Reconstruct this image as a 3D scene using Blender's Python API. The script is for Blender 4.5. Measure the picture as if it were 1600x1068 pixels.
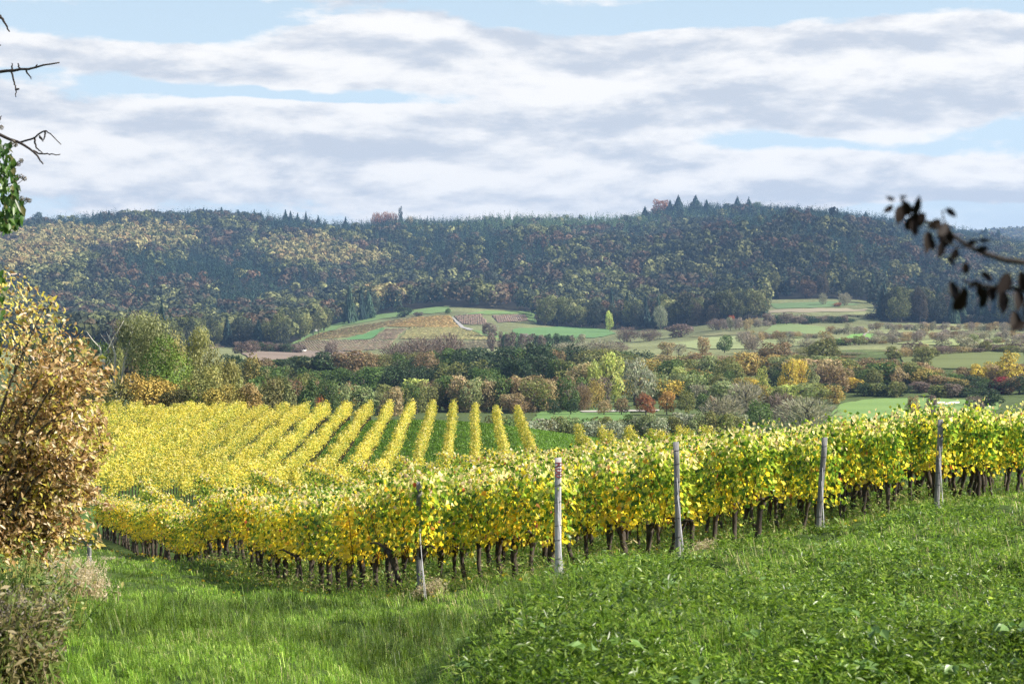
import bpy, math, random
import numpy as np
from mathutils import Vector

for o in list(bpy.data.objects):
    bpy.data.objects.remove(o, do_unlink=True)
SC = bpy.context.scene
COL = SC.collection
R = math.radians
ZC = 20.0            # camera height in world units (ground below it falls to about zero in the valley)
F = 3111.0           # focal length in photo pixels (70 mm on a 36 mm sensor, 1600 px wide)
PX0, HY = 800.0, 520.0
SUN_AZ, SUN_EL = R(103), R(38)

# ------------------------------------------------------------------ camera
cam_d = bpy.data.cameras.new("camera")
cam = bpy.data.objects.new("camera", cam_d)
COL.objects.link(cam)
cam.location = (0, 0, ZC)
cam.rotation_euler = (R(90), 0, 0)
cam_d.lens = 70.0
cam_d.sensor_width = 36.0
cam_d.sensor_fit = 'HORIZONTAL'
cam_d.shift_y = -14.0 / 1600.0
cam_d.clip_start = 0.1
cam_d.clip_end = 20000
cam_d.dof.use_dof = True
cam_d.dof.focus_distance = 60
cam_d.dof.aperture_fstop = 11.0
SC.camera = cam

# ------------------------------------------------------------------ view / render
SC.view_settings.view_transform = 'Standard'
SC.view_settings.look = 'None'
SC.view_settings.gamma = 1.0
SC.view_settings.exposure = 1.0
SC.render.engine = 'CYCLES'
cy = SC.cycles
cy.use_denoising = True
cy.denoising_prefilter = 'NONE'
cy.max_bounces = 5
cy.diffuse_bounces = 2
cy.glossy_bounces = 1
cy.transmission_bounces = 3
cy.transparent_max_bounces = 4
cy.volume_bounces = 0
cy.caustics_reflective = False
cy.caustics_refractive = False
cy.sample_clamp_indirect = 4.0
cy.use_adaptive_sampling = True
cy.adaptive_threshold = 0.02

# ------------------------------------------------------------------ sun
sun_d = bpy.data.lights.new("sun", 'SUN')
sun = bpy.data.objects.new("sun", sun_d)
COL.objects.link(sun)
sdir = Vector((math.sin(SUN_AZ) * math.cos(SUN_EL), math.cos(SUN_AZ) * math.cos(SUN_EL), math.sin(SUN_EL)))
sun.rotation_euler = sdir.to_track_quat('Z', 'Y').to_euler()
sun.location = (60, 20, 120)
sun_d.energy = 5.0
sun_d.angle = R(0.53)
sun_d.color = (1.0, 0.93, 0.82)

# ------------------------------------------------------------------ node helper
class NT:
    def __init__(s, tree):
        s.t = tree
        tree.nodes.clear()
    def n(s, typ, **kw):
        nd = s.t.nodes.new(typ)
        for k, v in kw.items():
            if hasattr(nd, k) and k not in ('inputs',):
                setattr(nd, k, v)
        return nd
    def set(s, sock, v):
        if isinstance(v, bpy.types.NodeSocket):
            s.t.links.new(v, sock)
        elif isinstance(v, bpy.types.Node):
            s.t.links.new(v.outputs[0], sock)
        else:
            if sock.type == 'RGBA' and len(v) == 3:
                v = (*v, 1)
            sock.default_value = v
    def math(s, op, a, b=None, c=None, clamp=False):
        nd = s.n('ShaderNodeMath', operation=op, use_clamp=clamp)
        s.set(nd.inputs[0], a)
        if b is not None: s.set(nd.inputs[1], b)
        if c is not None: s.set(nd.inputs[2], c)
        return nd.outputs[0]
    def mix(s, fac, a, b, blend='MIX'):
        nd = s.n('ShaderNodeMix', data_type='RGBA', blend_type=blend)
        s.set(nd.inputs[0], fac); s.set(nd.inputs[6], a); s.set(nd.inputs[7], b)
        return nd.outputs[2]
    def ramp(s, fac, lo, hi, a=0.0, b=1.0, smooth=True):
        nd = s.n('ShaderNodeMapRange', interpolation_type='SMOOTHSTEP' if smooth else 'LINEAR')
        for i, v in enumerate((fac, lo, hi, a, b)): s.set(nd.inputs[i], v)
        return nd.outputs[0]
    def noise(s, vec, scale, detail=4.0, rough=0.55, distort=0.0):
        nd = s.n('ShaderNodeTexNoise')
        if vec is not None: s.set(nd.inputs['Vector'], vec)
        s.set(nd.inputs['Scale'], scale); s.set(nd.inputs['Detail'], detail)
        s.set(nd.inputs['Roughness'], rough); s.set(nd.inputs['Distortion'], distort)
        return nd.outputs[0]
    def mapping(s, vec, loc=(0, 0, 0), sc=(1, 1, 1)):
        nd = s.n('ShaderNodeMapping')
        s.set(nd.inputs[0], vec); s.set(nd.inputs[1], loc); s.set(nd.inputs[3], sc)
        return nd.outputs[0]

# ------------------------------------------------------------------ sky
W = bpy.data.worlds.new("World")
SC.world = W
W.use_nodes = True
nt = NT(W.node_tree)
sky = nt.n('ShaderNodeTexSky', sky_type='NISHITA')
sky.sun_disc = False
sky.sun_elevation = SUN_EL
sky.sun_rotation = SUN_AZ
sky.altitude = 200
sky.air_density = 1.0
sky.dust_density = 1.2
sky.ozone_density = 1.0
tc = nt.n('ShaderNodeTexCoord')
D = tc.outputs['Generated']
sx = nt.n('ShaderNodeSeparateXYZ'); nt.set(sx.inputs[0], D)
dx, dy, dz = sx.outputs
az = nt.math('ARCTAN2', dx, dy)
el = nt.math('ARCSINE', dz)
# cloud cover: broad bands and gaps named by azimuth / elevation in degrees (centre az, el, half sizes, weight)
def px2deg(x, y):
    return math.degrees(math.atan((x - PX0) / F)), math.degrees(math.atan((HY - y) / F))
blobs = [  # photo x, y, half width, half height, weight
    (640, 95, 560, 42, .34), (120, 95, 150, 25, .10), (560, 45, 200, 28, .24), (900, 205, 520, 60, .26), (250, 230, 420, 60, .30),
    (1450, 75, 300, 26, .28), (1480, 160, 260, 38, .24), (1200, 300, 600, 28, .20), (1300, 120, 60, 18, .15), (480, 8, 160, 16, .22),
    (300, 45, 170, 32, -.40), (470, 150, 260, 14, -.48), (1050, 18, 420, 20, -.42), (40, 130, 120, 12, -.2),
    (1230, 125, 130, 22, -.20), (1330, 225, 240, 16, -.30), (640, 200, 120, 9, -.15), (1500, 335, 200, 14, -.25), (80, 20, 120, 22, -.10)]
bias = None
wob = nt.noise(nt.mapping(D, sc=(1, 1, 3)), 9.0, 3.0, 0.5)
wobc = nt.math('MULTIPLY', nt.math('SUBTRACT', wob, 0.5), R(1.6))
elw = nt.math('ADD', el, wobc)
for (bx, by, hw, hh, wt) in blobs:
    a0, e0 = px2deg(bx, by)
    ta = nt.math('DIVIDE', nt.math('SUBTRACT', az, R(a0)), hw / F)
    te = nt.math('DIVIDE', nt.math('SUBTRACT', elw, R(e0)), hh / F)
    g = nt.math('EXPONENT', nt.math('MULTIPLY', nt.math('ADD', nt.math('MULTIPLY', ta, ta), nt.math('MULTIPLY', te, te)), -0.8))
    g = nt.math('MULTIPLY', g, wt)
    bias = g if bias is None else nt.math('ADD', bias, g)
def dens(off):
    v = nt.mapping(D, loc=(3.1, 1.7, off * 3.3), sc=(1, 1, 3.3))
    n1 = nt.noise(v, 8.5, 10.0, 0.58, 0.15)
    return n1
n0, n1 = dens(0.0), dens(0.0085)
fine0 = nt.noise(nt.mapping(D, loc=(5, 2, 7), sc=(1, 1, 3.0)), 30.0, 6.0, 0.62, 0.1)
base = nt.math('ADD', nt.math('ADD', n0, bias), nt.math('MULTIPLY', nt.math('SUBTRACT', fine0, 0.5), 0.38))
cover = nt.ramp(base, 0.42, 0.56)
lowband = nt.ramp(el, R(3.0), R(4.6), 0.35, 0.0)
cover = nt.math('MAXIMUM', cover, lowband)
cover = nt.math('MULTIPLY', cover, nt.ramp(el, R(13), R(32), 1.0, 0.10))
fine = nt.noise(nt.mapping(D, loc=(9, 4, 2), sc=(1, 1, 3.2)), 22.0, 6.0, 0.6, 0.2)
edge = nt.math('MULTIPLY', nt.math('SUBTRACT', n0, n1), 6.5)
lit = nt.math('ADD', nt.math('ADD', edge, 0.62), nt.math('MULTIPLY', nt.math('SUBTRACT', fine, 0.5), 2.3))
lit = nt.math('SUBTRACT', lit, nt.math('MULTIPLY', nt.math('SUBTRACT', base, 0.62), 0.75))
lit = nt.ramp(lit, -0.25, 1.15)
ccol = nt.mix(lit, (0.60, 0.635, 0.70), (1.02, 0.985, 0.945))
skyc = nt.mix(1.0, sky.outputs[0], (0.105, 0.105, 0.105), 'MULTIPLY')
# a milky veil low in the sky
veil = nt.ramp(el, R(2), R(24), 0.90, 0.10)
skyc = nt.mix(veil, skyc, (0.70, 0.86, 0.98))
final = nt.mix(nt.math('MULTIPLY', cover, 0.94), skyc, ccol)
ground_dark = nt.ramp(el, R(-6), R(-1), 0.0, 1.0)
final = nt.mix(ground_dark, (0.10, 0.12, 0.08), final)
bg = nt.n('ShaderNodeBackground')
nt.set(bg.inputs[0], final)
bg.inputs[1].default_value = 0.555
wo = nt.n('ShaderNodeOutputWorld')
nt.set(wo.inputs[0], bg.outputs[0])
W.cycles.sampling_method = 'MANUAL'
W.cycles.sample_map_resolution = 512

# ------------------------------------------------------------------ numpy helpers
rng = np.random.default_rng(7)
random.seed(7)

def hash2(ix, iy, seed):
    h = (ix.astype(np.int64) * 374761393 + iy.astype(np.int64) * 668265263 + seed * 974634541) & 0xFFFFFFFF
    h = ((h ^ (h >> 13)) * 1274126177) & 0xFFFFFFFF
    return ((h ^ (h >> 16)) & 0xFFFF) / 65535.0

def vnoise(x, y, seed=0):
    x = np.asarray(x, float); y = np.asarray(y, float)
    ix, iy = np.floor(x), np.floor(y)
    fx, fy = x - ix, y - iy
    fx = fx * fx * (3 - 2 * fx); fy = fy * fy * (3 - 2 * fy)
    a, b = hash2(ix, iy, seed), hash2(ix + 1, iy, seed)
    c, d = hash2(ix, iy + 1, seed), hash2(ix + 1, iy + 1, seed)
    return (a * (1 - fx) + b * fx) * (1 - fy) + (c * (1 - fx) + d * fx) * fy

def fbm(x, y, seed=0, oct=4):
    s, a, t = 0, 0.5, 0
    for k in range(oct):
        s = s + a * vnoise(np.asarray(x) * 2 ** k, np.asarray(y) * 2 ** k, seed + k * 17); t += a; a *= 0.5
    return s / t

def sstep(a, b, x):
    t = np.clip((np.asarray(x, float) - a) / (b - a), 0, 1)
    return t * t * (3 - 2 * t)

class TPS:
    def __init__(s, P, v, lam=0.0):
        s.P = P = np.asarray(P, float); n = len(P)
        K = s.k(P, P) + lam * np.eye(n)
        A = np.zeros((n + 3, n + 3)); A[:n, :n] = K; A[:n, n:] = np.c_[np.ones(n), P]; A[n:, :n] = A[:n, n:].T
        s.w = np.linalg.solve(A, np.r_[np.asarray(v, float), 0, 0, 0])
    def k(s, A, B):
        r2 = ((A[:, None, :] - B[None]) ** 2).sum(-1) + 1e-12
        return 0.5 * r2 * np.log(r2)
    def __call__(s, Q):
        Q = np.asarray(Q, float); out = np.empty(len(Q)); n = len(s.P)
        for i in range(0, len(Q), 60000):
            q = Q[i:i + 60000]
            out[i:i + 60000] = s.k(q, s.P) @ s.w[:n] + s.w[n] + q @ s.w[n + 1:]
        return out

# ------------------------------------------------------------------ terrain control points: (photo x, distance, photo y of the ground there)
NEAR = [
    (1600, 9.5, 1068), (1200, 9.4, 1064), (800, 9.8, 1068), (600, 11, 1072), (300, 12, 1072), (0, 12, 1068),
    (1600, 15, 960), (1600, 25, 868), (1600, 34, 818), (1600, 39, 806), (1280, 37, 842), (1280, 30, 868), (1280, 25, 892), (1285, 16, 968),
    (1060, 31.6, 880), (1060, 22, 935), (1060, 15, 1005), (872, 29.6, 918), (872, 22, 966), (872, 16, 1014), (655, 30, 933), (655, 24, 966), (655, 17, 1006),
    (470, 38, 922), (430, 41, 918), (285, 60, 900), (232, 70, 876), (168, 88, 840), (160, 91, 836), (420, 33, 950), (300, 33, 955), (300, 24, 985), (230, 25, 965), (100, 26, 925), (100, 18, 970), (0, 18, 930), (-150, 18, 905),
    (180, 62, 872), (60, 62, 850), (-200, 70, 800), (-200, 40, 850), (120, 40, 880),
    (224, 91, 808), (288, 92, 800), (353, 91, 796), (450, 91, 792), (620, 91, 782), (800, 91, 772), (900, 100, 758), (1100, 91, 757),
    (800, 60, 806), (1000, 60, 798), (1300, 60, 778), (1600, 60, 752), (1600, 91, 718), (1900, 60, 720), (1480, 41, 799), (1600, 46, 782), (1300, 91, 740),
    (300, 124, 766), (748, 124, 771), (745, 191, 662), (450, 191, 660), (150, 191, 659), (-200, 191, 656), (-200, 120, 740), (900, 155, 704), (1000, 155, 708),
    (1000, 191, 695), (1300, 155, 700), (1300, 191, 700), (1700, 155, 690), (1700, 191, 690), (745, 157, 706), (300, 157, 700),
    (740, 215, 692), (740, 235, 704), (160, 215, 662), (160, 240, 668), (400, 215, 668), (400, 240, 680), (1000, 220, 708), (1300, 220, 712), (1700, 220, 705), (-200, 230, 655)]
NP = [((x - PX0) / F * d, d) for x, d, y in NEAR] + [(-3, 0), (0, 0), (3, 0), (0, -8), (-8, -8), (9, -6), (8, 4), (-8, 5)]
NV = [-(y - HY) / F * d for x, d, y in NEAR] + [-1.8, -1.62, -1.4, -1.2, -1.9, -0.7, -0.8, -2.0]
near_tps = TPS(np.array(NP) / 30.0, NV, 1e-4)

FAR = []
def fa(d, *pts):
    for x, y in pts: FAR.append((x, d, y))
fa(200, (-300, 658), (0, 660), (300, 664), (600, 672), (900, 698), (1200, 706), (1600, 704), (2000, 700))
fa(245, (-300, 655), (0, 660), (400, 682), (800, 708), (1200, 714), (1600, 712))
fa(330, (-300, 640), (0, 658), (400, 678), (800, 698), (1200, 702), (1600, 702), (2000, 702))
fa(420, (1300, 664), (1600, 664), (900, 660))
fa(450, (0, 630), (400, 645), (880, 652), (1300, 650), (1600, 648), (2000, 648))
fa(560, (0, 605), (300, 612), (600, 622), (900, 628), (1300, 622), (1550, 622), (1900, 622))
fa(620, (1300, 594), (1500, 588), (900, 606), (600, 600), (1800, 585))
fa(690, (1300, 561), (1500, 557), (850, 588), (600, 582), (200, 575), (1800, 555))
fa(740, (1300, 549), (1500, 547))
fa(900, (1550, 534), (1150, 546), (900, 557), (600, 560), (200, 556), (-200, 556), (1900, 530))
fa(1000, (450, 552), (1300, 528), (700, 553))
fa(1300, (450, 548), (600, 545), (800, 536), (1000, 530), (1200, 508), (1500, 512), (0, 545), (250, 545), (1900, 510))
fa(1500, (500, 520), (650, 511), (800, 507), (1200, 490), (1400, 492), (1550, 506), (950, 516), (250, 534), (0, 534))
fa(1700, (600, 493), (700, 482), (830, 493), (950, 506), (400, 521), (200, 524), (0, 524), (1200, 470), (1370, 470), (1550, 500), (-300, 520), (1900, 500))
fa(2100, (-300, 478), (0, 472), (200, 478), (330, 446), (450, 462), (600, 450), (800, 446), (950, 455), (1100, 440), (1250, 420), (1400, 430), (1600, 462), (1900, 470))
fa(2300, (190, 420), (300, 402), (400, 404), (480, 432), (600, 424), (760, 408), (900, 424), (1040, 424), (1180, 390), (1300, 378), (1420, 392))
fa(2480, (-300, 418), (0, 410), (150, 408), (330, 404), (420, 404), (500, 416), (620, 396), (780, 392), (950, 402), (1050, 398), (1150, 372), (1260, 356), (1380, 366), (1480, 384), (1600, 415), (1900, 440))
fa(2720, (0, 384), (200, 382), (400, 388), (520, 388), (700, 374), (900, 380), (1020, 376), (1300, 352), (1420, 366))
CREST = [(-300, 372), (0, 367), (120, 360), (210, 355), (330, 351), (400, 357), (460, 359), (540, 367), (640, 359), (700, 362), (780, 357), (900, 362), (1000, 355), (1050, 340), (1130, 336), (1180, 336), (1250, 343), (1350, 354), (1450, 368), (1550, 387), (1620, 398), (1900, 420)]
fa(3000, *CREST)
fa(3500, *[(x, y + 10) for x, y in CREST])
fa(4300, *[(x, y + 40) for x, y in CREST[::2]])
fa(5600, (-300, 400), (300, 395), (900, 390), (1400, 378), (1560, 369), (1620, 367), (1900, 365))
fa(7000, (-300, 410), (900, 400), (1600, 380), (1900, 380))
fx = np.array(FAR, float)
far_tps = TPS(np.c_[fx[:, 0] / 320.0, np.log(fx[:, 1]) * 3.0], fx[:, 2], 2e-3)

def height(X, Dd, raw=False):
    """ground height relative to the camera at world x, distance"""
    X = np.atleast_1d(np.asarray(X, float)); Dd = np.atleast_1d(np.asarray(Dd, float))
    r = np.hypot(X, Dd)
    out = np.zeros_like(r)
    w = sstep(196, 232, r)
    m = w < 1
    if m.any():
        xc = np.clip(X[m], -(10 + 0.30 * np.maximum(Dd[m], 0)), 10 + 0.30 * np.maximum(Dd[m], 0)); dc = np.clip(Dd[m], -9, 240)
        z = near_tps(np.c_[xc, dc] / 30.0)
        if not raw:
            nearw = 1 - sstep(40, 90, r[m])
            bank = sstep(-0.5, 1.5, X[m] - bank_foot(Dd[m]))
            z = z + nearw * ((fbm(X[m] / 1.7, Dd[m] / 1.7, 3, 3) - 0.5) * (0.34 + 0.55 * bank))
            bo = X[m] - bank_foot(Dd[m]); fd = sstep(6, 11, Dd[m]) * (1 - sstep(24, 33, Dd[m]))
            z = z + fd * (.22 * np.exp(-((bo - .9) / .8) ** 2) - .42 * np.exp(-((bo + .35) / .65) ** 2))
            z = z + (fbm(X[m] / 9, Dd[m] / 9, 5, 2) - 0.5) * 0.25
        out[m] = z * (1 - w[m])
    m = w > 0
    if m.any():
        a = np.arctan2(X[m], Dd[m]); ac = np.clip(a, -0.33, 0.33)
        d = r[m] * np.cos(ac)
        yy = far_tps(np.c_[(PX0 + F * np.tan(ac)) / 320.0, np.log(np.maximum(d, 150)) * 3.0])
        z = -(yy - HY) / F * d
        if not raw:
            z = z + sstep(1750, 2200, r[m]) * (1 - .8 * sstep(2600, 2950, r[m])) * ((fbm(X[m] / 210 + Dd[m] / 900, Dd[m] / 560, 11, 3) - 0.5) * 85)
            z = z + sstep(700, 900, r[m]) * (fbm(X[m] / 70, Dd[m] / 70, 12, 2) - 0.5) * 3
        out[m] = out[m] + z * w[m]
    return out

def bank_foot(Dd):
    Dd = np.asarray(Dd, float)
    px = np.interp(Dd, [0, 9.8, 13, 16, 20, 24, 29, 34, 40, 46, 60], [560, 630, 660, 690, 745, 800, 900, 1010, 1380, 1560, 1900])
    return (px - PX0) / F * np.maximum(Dd, 3.0)

def gz(X, Dd):
    return float(height([X], [Dd])[0]) + ZC
def xat(px, d):
    return (px - PX0) / F * d
def zat(py, d):
    return -(py - HY) / F * d + ZC

def hit(px, py, dmin=250, dmax=5000):
    ds = np.geomspace(dmin, dmax, 900)
    ys = HY - height(xat(px, ds), ds) / ds * F
    idx = np.where(ys <= py)[0]
    return float(ds[idx[0]]) if len(idx) else dmax

# ------------------------------------------------------------------ mesh building
class MB:
    def __init__(s):
        s.v, s.f, s.c, s.n = [], {}, [], 0
    def add(s, v, faces, col=(1, 1, 1)):
        v = np.asarray(v, np.float32).reshape(-1, 3)
        for fc in (faces if isinstance(faces, list) else [faces]):
            fc = np.atleast_2d(np.asarray(fc, np.int64))
            if fc.size: s.f.setdefault(fc.shape[1], []).append(fc + s.n)
        c = np.asarray(col, np.float32)
        if c.ndim == 1: c = np.repeat(c[None, :], len(v), 0)
        s.v.append(v); s.c.append(c); s.n += len(v)
        return s
    def mesh(s, name, mat, smooth=False):
        me = bpy.data.meshes.new(name)
        v = np.concatenate(s.v)
        me.vertices.add(len(v)); me.vertices.foreach_set('co', v.ravel())
        loops, tot = [], []
        for k, L in s.f.items():
            a = np.concatenate(L); loops.append(a.ravel()); tot.append(np.full(len(a), k))
        loops = np.concatenate(loops).astype(np.int32); tot = np.concatenate(tot).astype(np.int32)
        me.loops.add(len(loops)); me.loops.foreach_set('vertex_index', loops)
        me.polygons.add(len(tot)); st = np.r_[0, np.cumsum(tot)[:-1]].astype(np.int32)
        me.polygons.foreach_set('loop_start', st)
        try: me.polygons.foreach_set('loop_total', tot)
        except Exception: pass
        if smooth: me.polygons.foreach_set('use_smooth', np.ones(len(tot), bool))
        at = me.attributes.new('Col', 'FLOAT_COLOR', 'POINT')
        c = np.concatenate(s.c); c4 = np.ones((len(c), 4), np.float32); c4[:, :3] = c
        at.data.foreach_set('color', c4.ravel())
        me.materials.append(mat)
        me.update(calc_edges=True)
        return me

def link(name, me, parent=None, loc=None):
    o = bpy.data.objects.new(name, me); COL.objects.link(o)
    if parent is not None: o.parent = parent
    if loc is not None: o.location = loc
    return o
def empty(name, loc, rz=0.0):
    o = bpy.data.objects.new(name, None); COL.objects.link(o)
    o.empty_display_size = 0.3; o.location = loc; o.rotation_euler = (0, 0, rz)
    return o
def tag(o, label=None, cat=None, group=None, kind=None):
    if label: o['label'] = label
    if cat: o['category'] = cat
    if group: o['group'] = group
    if kind: o['kind'] = kind
    return o
ONES = ['', 'first', 'second', 'third', 'fourth', 'fifth', 'sixth', 'seventh', 'eighth', 'ninth', 'tenth', 'eleventh', 'twelfth', 'thirteenth',
        'fourteenth', 'fifteenth', 'sixteenth', 'seventeenth', 'eighteenth', 'nineteenth']
TENS = ['', '', 'twenty', 'thirty', 'forty', 'fifty', 'sixty', 'seventy', 'eighty', 'ninety']
def ordinal(n):
    if n < 20: return ONES[n]
    if n >= 100: return 'hundred and ' + ordinal(n - 100) if n > 100 else 'hundredth'
    t, o = divmod(n, 10)
    return TENS[t] + '-' + ONES[o] if o else TENS[t][:-1] + 'ieth'

def unit(a):
    return a / np.maximum(np.linalg.norm(a, axis=-1, keepdims=True), 1e-9)

def leaves(mb, P, N, L, Wd, col, g, T=None, fold=0.25):
    """folded diamond leaves: P centres, N normals, L length, Wd width (arrays)"""
    n = len(P)
    if n == 0: return
    N = unit(np.asarray(N, float))
    if T is None: T = g.normal(size=(n, 3))
    T = unit(T - (T * N).sum(1, keepdims=True) * N)
    B = np.cross(N, T)
    L = np.broadcast_to(L, n)[:, None]; Wd = np.broadcast_to(Wd, n)[:, None]
    up = N * Wd * fold
    v = np.empty((n, 4, 3))
    v[:, 0] = P - T * L * .5
    v[:, 1] = P + B * Wd * .5 + up - T * L * .06
    v[:, 2] = P + T * L * .5
    v[:, 3] = P - B * Wd * .5 + up - T * L * .06
    i = np.arange(n)[:, None] * 4
    f = np.concatenate([i + [[0, 1, 2]], i + [[0, 2, 3]]])
    c = np.repeat(np.asarray(col, float).reshape(-1, 3) * np.ones((n, 1)), 4, 0)
    mb.add(v.reshape(-1, 3), f, c)

def vine_leaves(mb, P, N, S, col, g):
    """five-lobed vine leaves, folded along the midrib"""
    out = np.array([(0, -.42), (.30, -.50), (.50, -.12), (.36, .02), (.44, .34), (.18, .26), (0, .56), (-.18, .26), (-.44, .34), (-.36, .02), (-.50, -.12), (-.30, -.50)])
    n = len(P); N = unit(N); T = unit(np.c_[g.normal(size=(n, 2)) * 1.1, g.normal(-.6, .7, n)])
    T = unit(T - (T * N).sum(1, keepdims=True) * N); B = np.cross(N, T)
    S = np.broadcast_to(S, n)[:, None]
    v = np.empty((n, 12, 3))
    for k, (a, b) in enumerate(out):
        v[:, k] = P + (B * a + T * b + N * (abs(a) * .35 - (b * b) * .25)) * S
    i = np.arange(n)[:, None] * 12
    f4 = np.concatenate([i + [[0, 1, 2, 3]], i + [[0, 3, 5, 6]], i + [[0, 6, 7, 9]], i + [[0, 9, 10, 11]]])
    f3 = np.concatenate([i + [[3, 4, 5]], i + [[7, 8, 9]]])
    mb.add(v.reshape(-1, 3), [f4, f3], np.repeat(col, 12, 0))

def tube(mb, pts, rad, sides=6, col=(1, 1, 1), cap=True, rough=0.0, g=None):
    pts = np.asarray(pts, float); n = len(pts); rad = np.broadcast_to(rad, n)
    t = unit(np.gradient(pts, axis=0))
    ref = np.array([1, 0, 0]) if abs(t[0][0]) < .8 else np.array([0, 1, 0])
    u = unit(np.cross(t, ref)); w = np.cross(t, u)
    a = np.linspace(0, 2 * np.pi, sides, endpoint=False)
    rr = rad[:, None] * np.ones((n, sides))
    if rough and g is not None: rr = rr * (1 + g.uniform(-rough, rough, rr.shape))
    v = pts[:, None] + (u[:, None] * np.cos(a)[None, :, None] + w[:, None] * np.sin(a)[None, :, None]) * rr[:, :, None]
    i = np.arange(n - 1)[:, None] * sides; j = np.arange(sides)[None]
    q = np.stack([i + j, i + (j + 1) % sides, i + sides + (j + 1) % sides, i + sides + j], -1).reshape(-1, 4)
    fs = [q]
    if cap:
        fs.append(((n - 1) * sides + np.arange(sides))[None]); fs.append(np.arange(sides)[::-1][None])
    mb.add(v.reshape(-1, 3), fs, col)

def box(mb, lo, hi, col=(1, 1, 1)):
    x0, y0, z0 = lo; x1, y1, z1 = hi
    v = [(x0, y0, z0), (x1, y0, z0), (x1, y1, z0), (x0, y1, z0), (x0, y0, z1), (x1, y0, z1), (x1, y1, z1), (x0, y1, z1)]
    mb.add(v, [(0, 3, 2, 1), (4, 5, 6, 7), (0, 1, 5, 4), (1, 2, 6, 5), (2, 3, 7, 6), (3, 0, 4, 7)], col)

# ------------------------------------------------------------------ materials
def mat_foliage(name, trans=0.35, rough=0.55, spec=0.25, hue=0.0, objcol=False, tscale=1.25):
    m = bpy.data.materials.new(name); m.use_nodes = True
    t = NT(m.node_tree)
    a = t.n('ShaderNodeAttribute'); a.attribute_name = 'Col'
    c = a.outputs['Color']
    oi = t.n('ShaderNodeObjectInfo')
    if objcol: c = t.mix(1.0, c, oi.outputs['Color'], 'MULTIPLY')
    if hue:
        hs = t.n('ShaderNodeHueSaturation')
        t.set(hs.inputs['Hue'], t.ramp(oi.outputs['Random'], 0, 1, 0.5 - hue, 0.5 + hue, False))
        t.set(hs.inputs['Value'], t.ramp(oi.outputs['Random'], 0, 1, 1.12, 0.9, False))
        t.set(hs.inputs['Color'], c); c = hs.outputs[0]
    p = t.n('ShaderNodeBsdfPrincipled')
    t.set(p.inputs['Base Color'], c); t.set(p.inputs['Roughness'], rough); t.set(p.inputs['Specular IOR Level'], spec)
    tr = t.n('ShaderNodeBsdfTranslucent')
    t.set(tr.inputs[0], t.mix(1.0, c, (tscale, tscale, tscale * .8), 'MULTIPLY'))
    mx = t.n('ShaderNodeMixShader'); t.set(mx.inputs[0], trans); t.set(mx.inputs[1], p.outputs[0]); t.set(mx.inputs[2], tr.outputs[0])
    o = t.n('ShaderNodeOutputMaterial'); t.set(o.inputs[0], mx.outputs[0])
    return m

def mat_solid(name, c1, c2, scale=8.0, rough=0.85, bump=0.3, stretch=(1, 1, 1), attr=False, spec=0.3):
    m = bpy.data.materials.new(name); m.use_nodes = True
    t = NT(m.node_tree)
    co = t.n('ShaderNodeTexCoord').outputs['Object']
    v = t.mapping(co, sc=stretch)
    n = t.noise(v, scale, 6, 0.65)
    f = t.ramp(n, 0.3, 0.7)
    c = t.mix(f, c1, c2)
    if attr:
        a = t.n('ShaderNodeAttribute'); a.attribute_name = 'Col'
        c = t.mix(1.0, c, a.outputs['Color'], 'MULTIPLY')
    p = t.n('ShaderNodeBsdfPrincipled')
    t.set(p.inputs['Base Color'], c); t.set(p.inputs['Roughness'], rough); t.set(p.inputs['Specular IOR Level'], spec)
    if bump:
        b = t.n('ShaderNodeBump'); t.set(b.inputs['Height'], n); t.set(b.inputs['Strength'], bump); t.set(b.inputs['Distance'], 0.02)
        t.set(p.inputs['Normal'], b.outputs[0])
    o = t.n('ShaderNodeOutputMaterial'); t.set(o.inputs[0], p.outputs[0])
    return m

M_VINE = mat_foliage('vine_leaf', 0.58, 0.34, 0.5, 0.012, tscale=1.5)
M_ROW = mat_foliage('vine_row_leaf', 0.36, 0.5, 0.3)
M_TREE = mat_foliage('tree_leaf', 0.30, 0.6, 0.2, objcol=True, tscale=1.5)
M_FOREST = mat_foliage('forest_leaf', 0.18, 0.7, 0.12)
M_GRASS = mat_foliage('grass_blade', 0.40, 0.45, 0.35)
M_WEED = mat_foliage('weed_leaf', 0.42, 0.36, 0.42, tscale=1.4)
M_BROWN = mat_foliage('dry_leaf', 0.46, 0.34, 0.55, tscale=1.2)
M_DARKLEAF = mat_foliage('dark_leaf', 0.05, 0.6, 0.15)
M_BARK = mat_solid('bark', (0.022, 0.017, 0.014), (0.10, 0.08, 0.062), 9, 0.95, 0.9, (1, 1, .25))
M_TRUNK = mat_solid('tree_bark', (0.06, 0.05, 0.04), (0.16, 0.14, 0.11), 4, 0.95, 0.6, (1, 1, .3))
M_BIRCH = mat_solid('birch_bark', (0.45, 0.42, 0.36), (0.66, 0.63, 0.56), 2, 0.8, 0.2)
M_TWIG = mat_solid('twig_bark', (0.02, 0.017, 0.016), (0.05, 0.04, 0.035), 30, 0.9, 0.3)
M_POSTW = mat_solid('concrete_post', (0.36, 0.35, 0.36), (0.56, 0.545, 0.55), 14, 0.85, 0.25, (1, 1, .4))
M_POSTG = mat_solid('weathered_wood', (0.12, 0.12, 0.13), (0.33, 0.32, 0.32), 16, 0.9, 0.8, (1, 1, .12))
M_WIRE = mat_solid('wire', (0.35, 0.36, 0.38), (0.5, 0.5, 0.52), 20, 0.5, 0)
M_IRON = mat_solid('dark_stake', (0.03, 0.028, 0.028), (0.07, 0.06, 0.055), 20, 0.7, 0.2)
M_RED = mat_solid('red_paint', (0.42, 0.05, 0.06), (0.5, 0.1, 0.1), 60, 0.7, 0)
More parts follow.
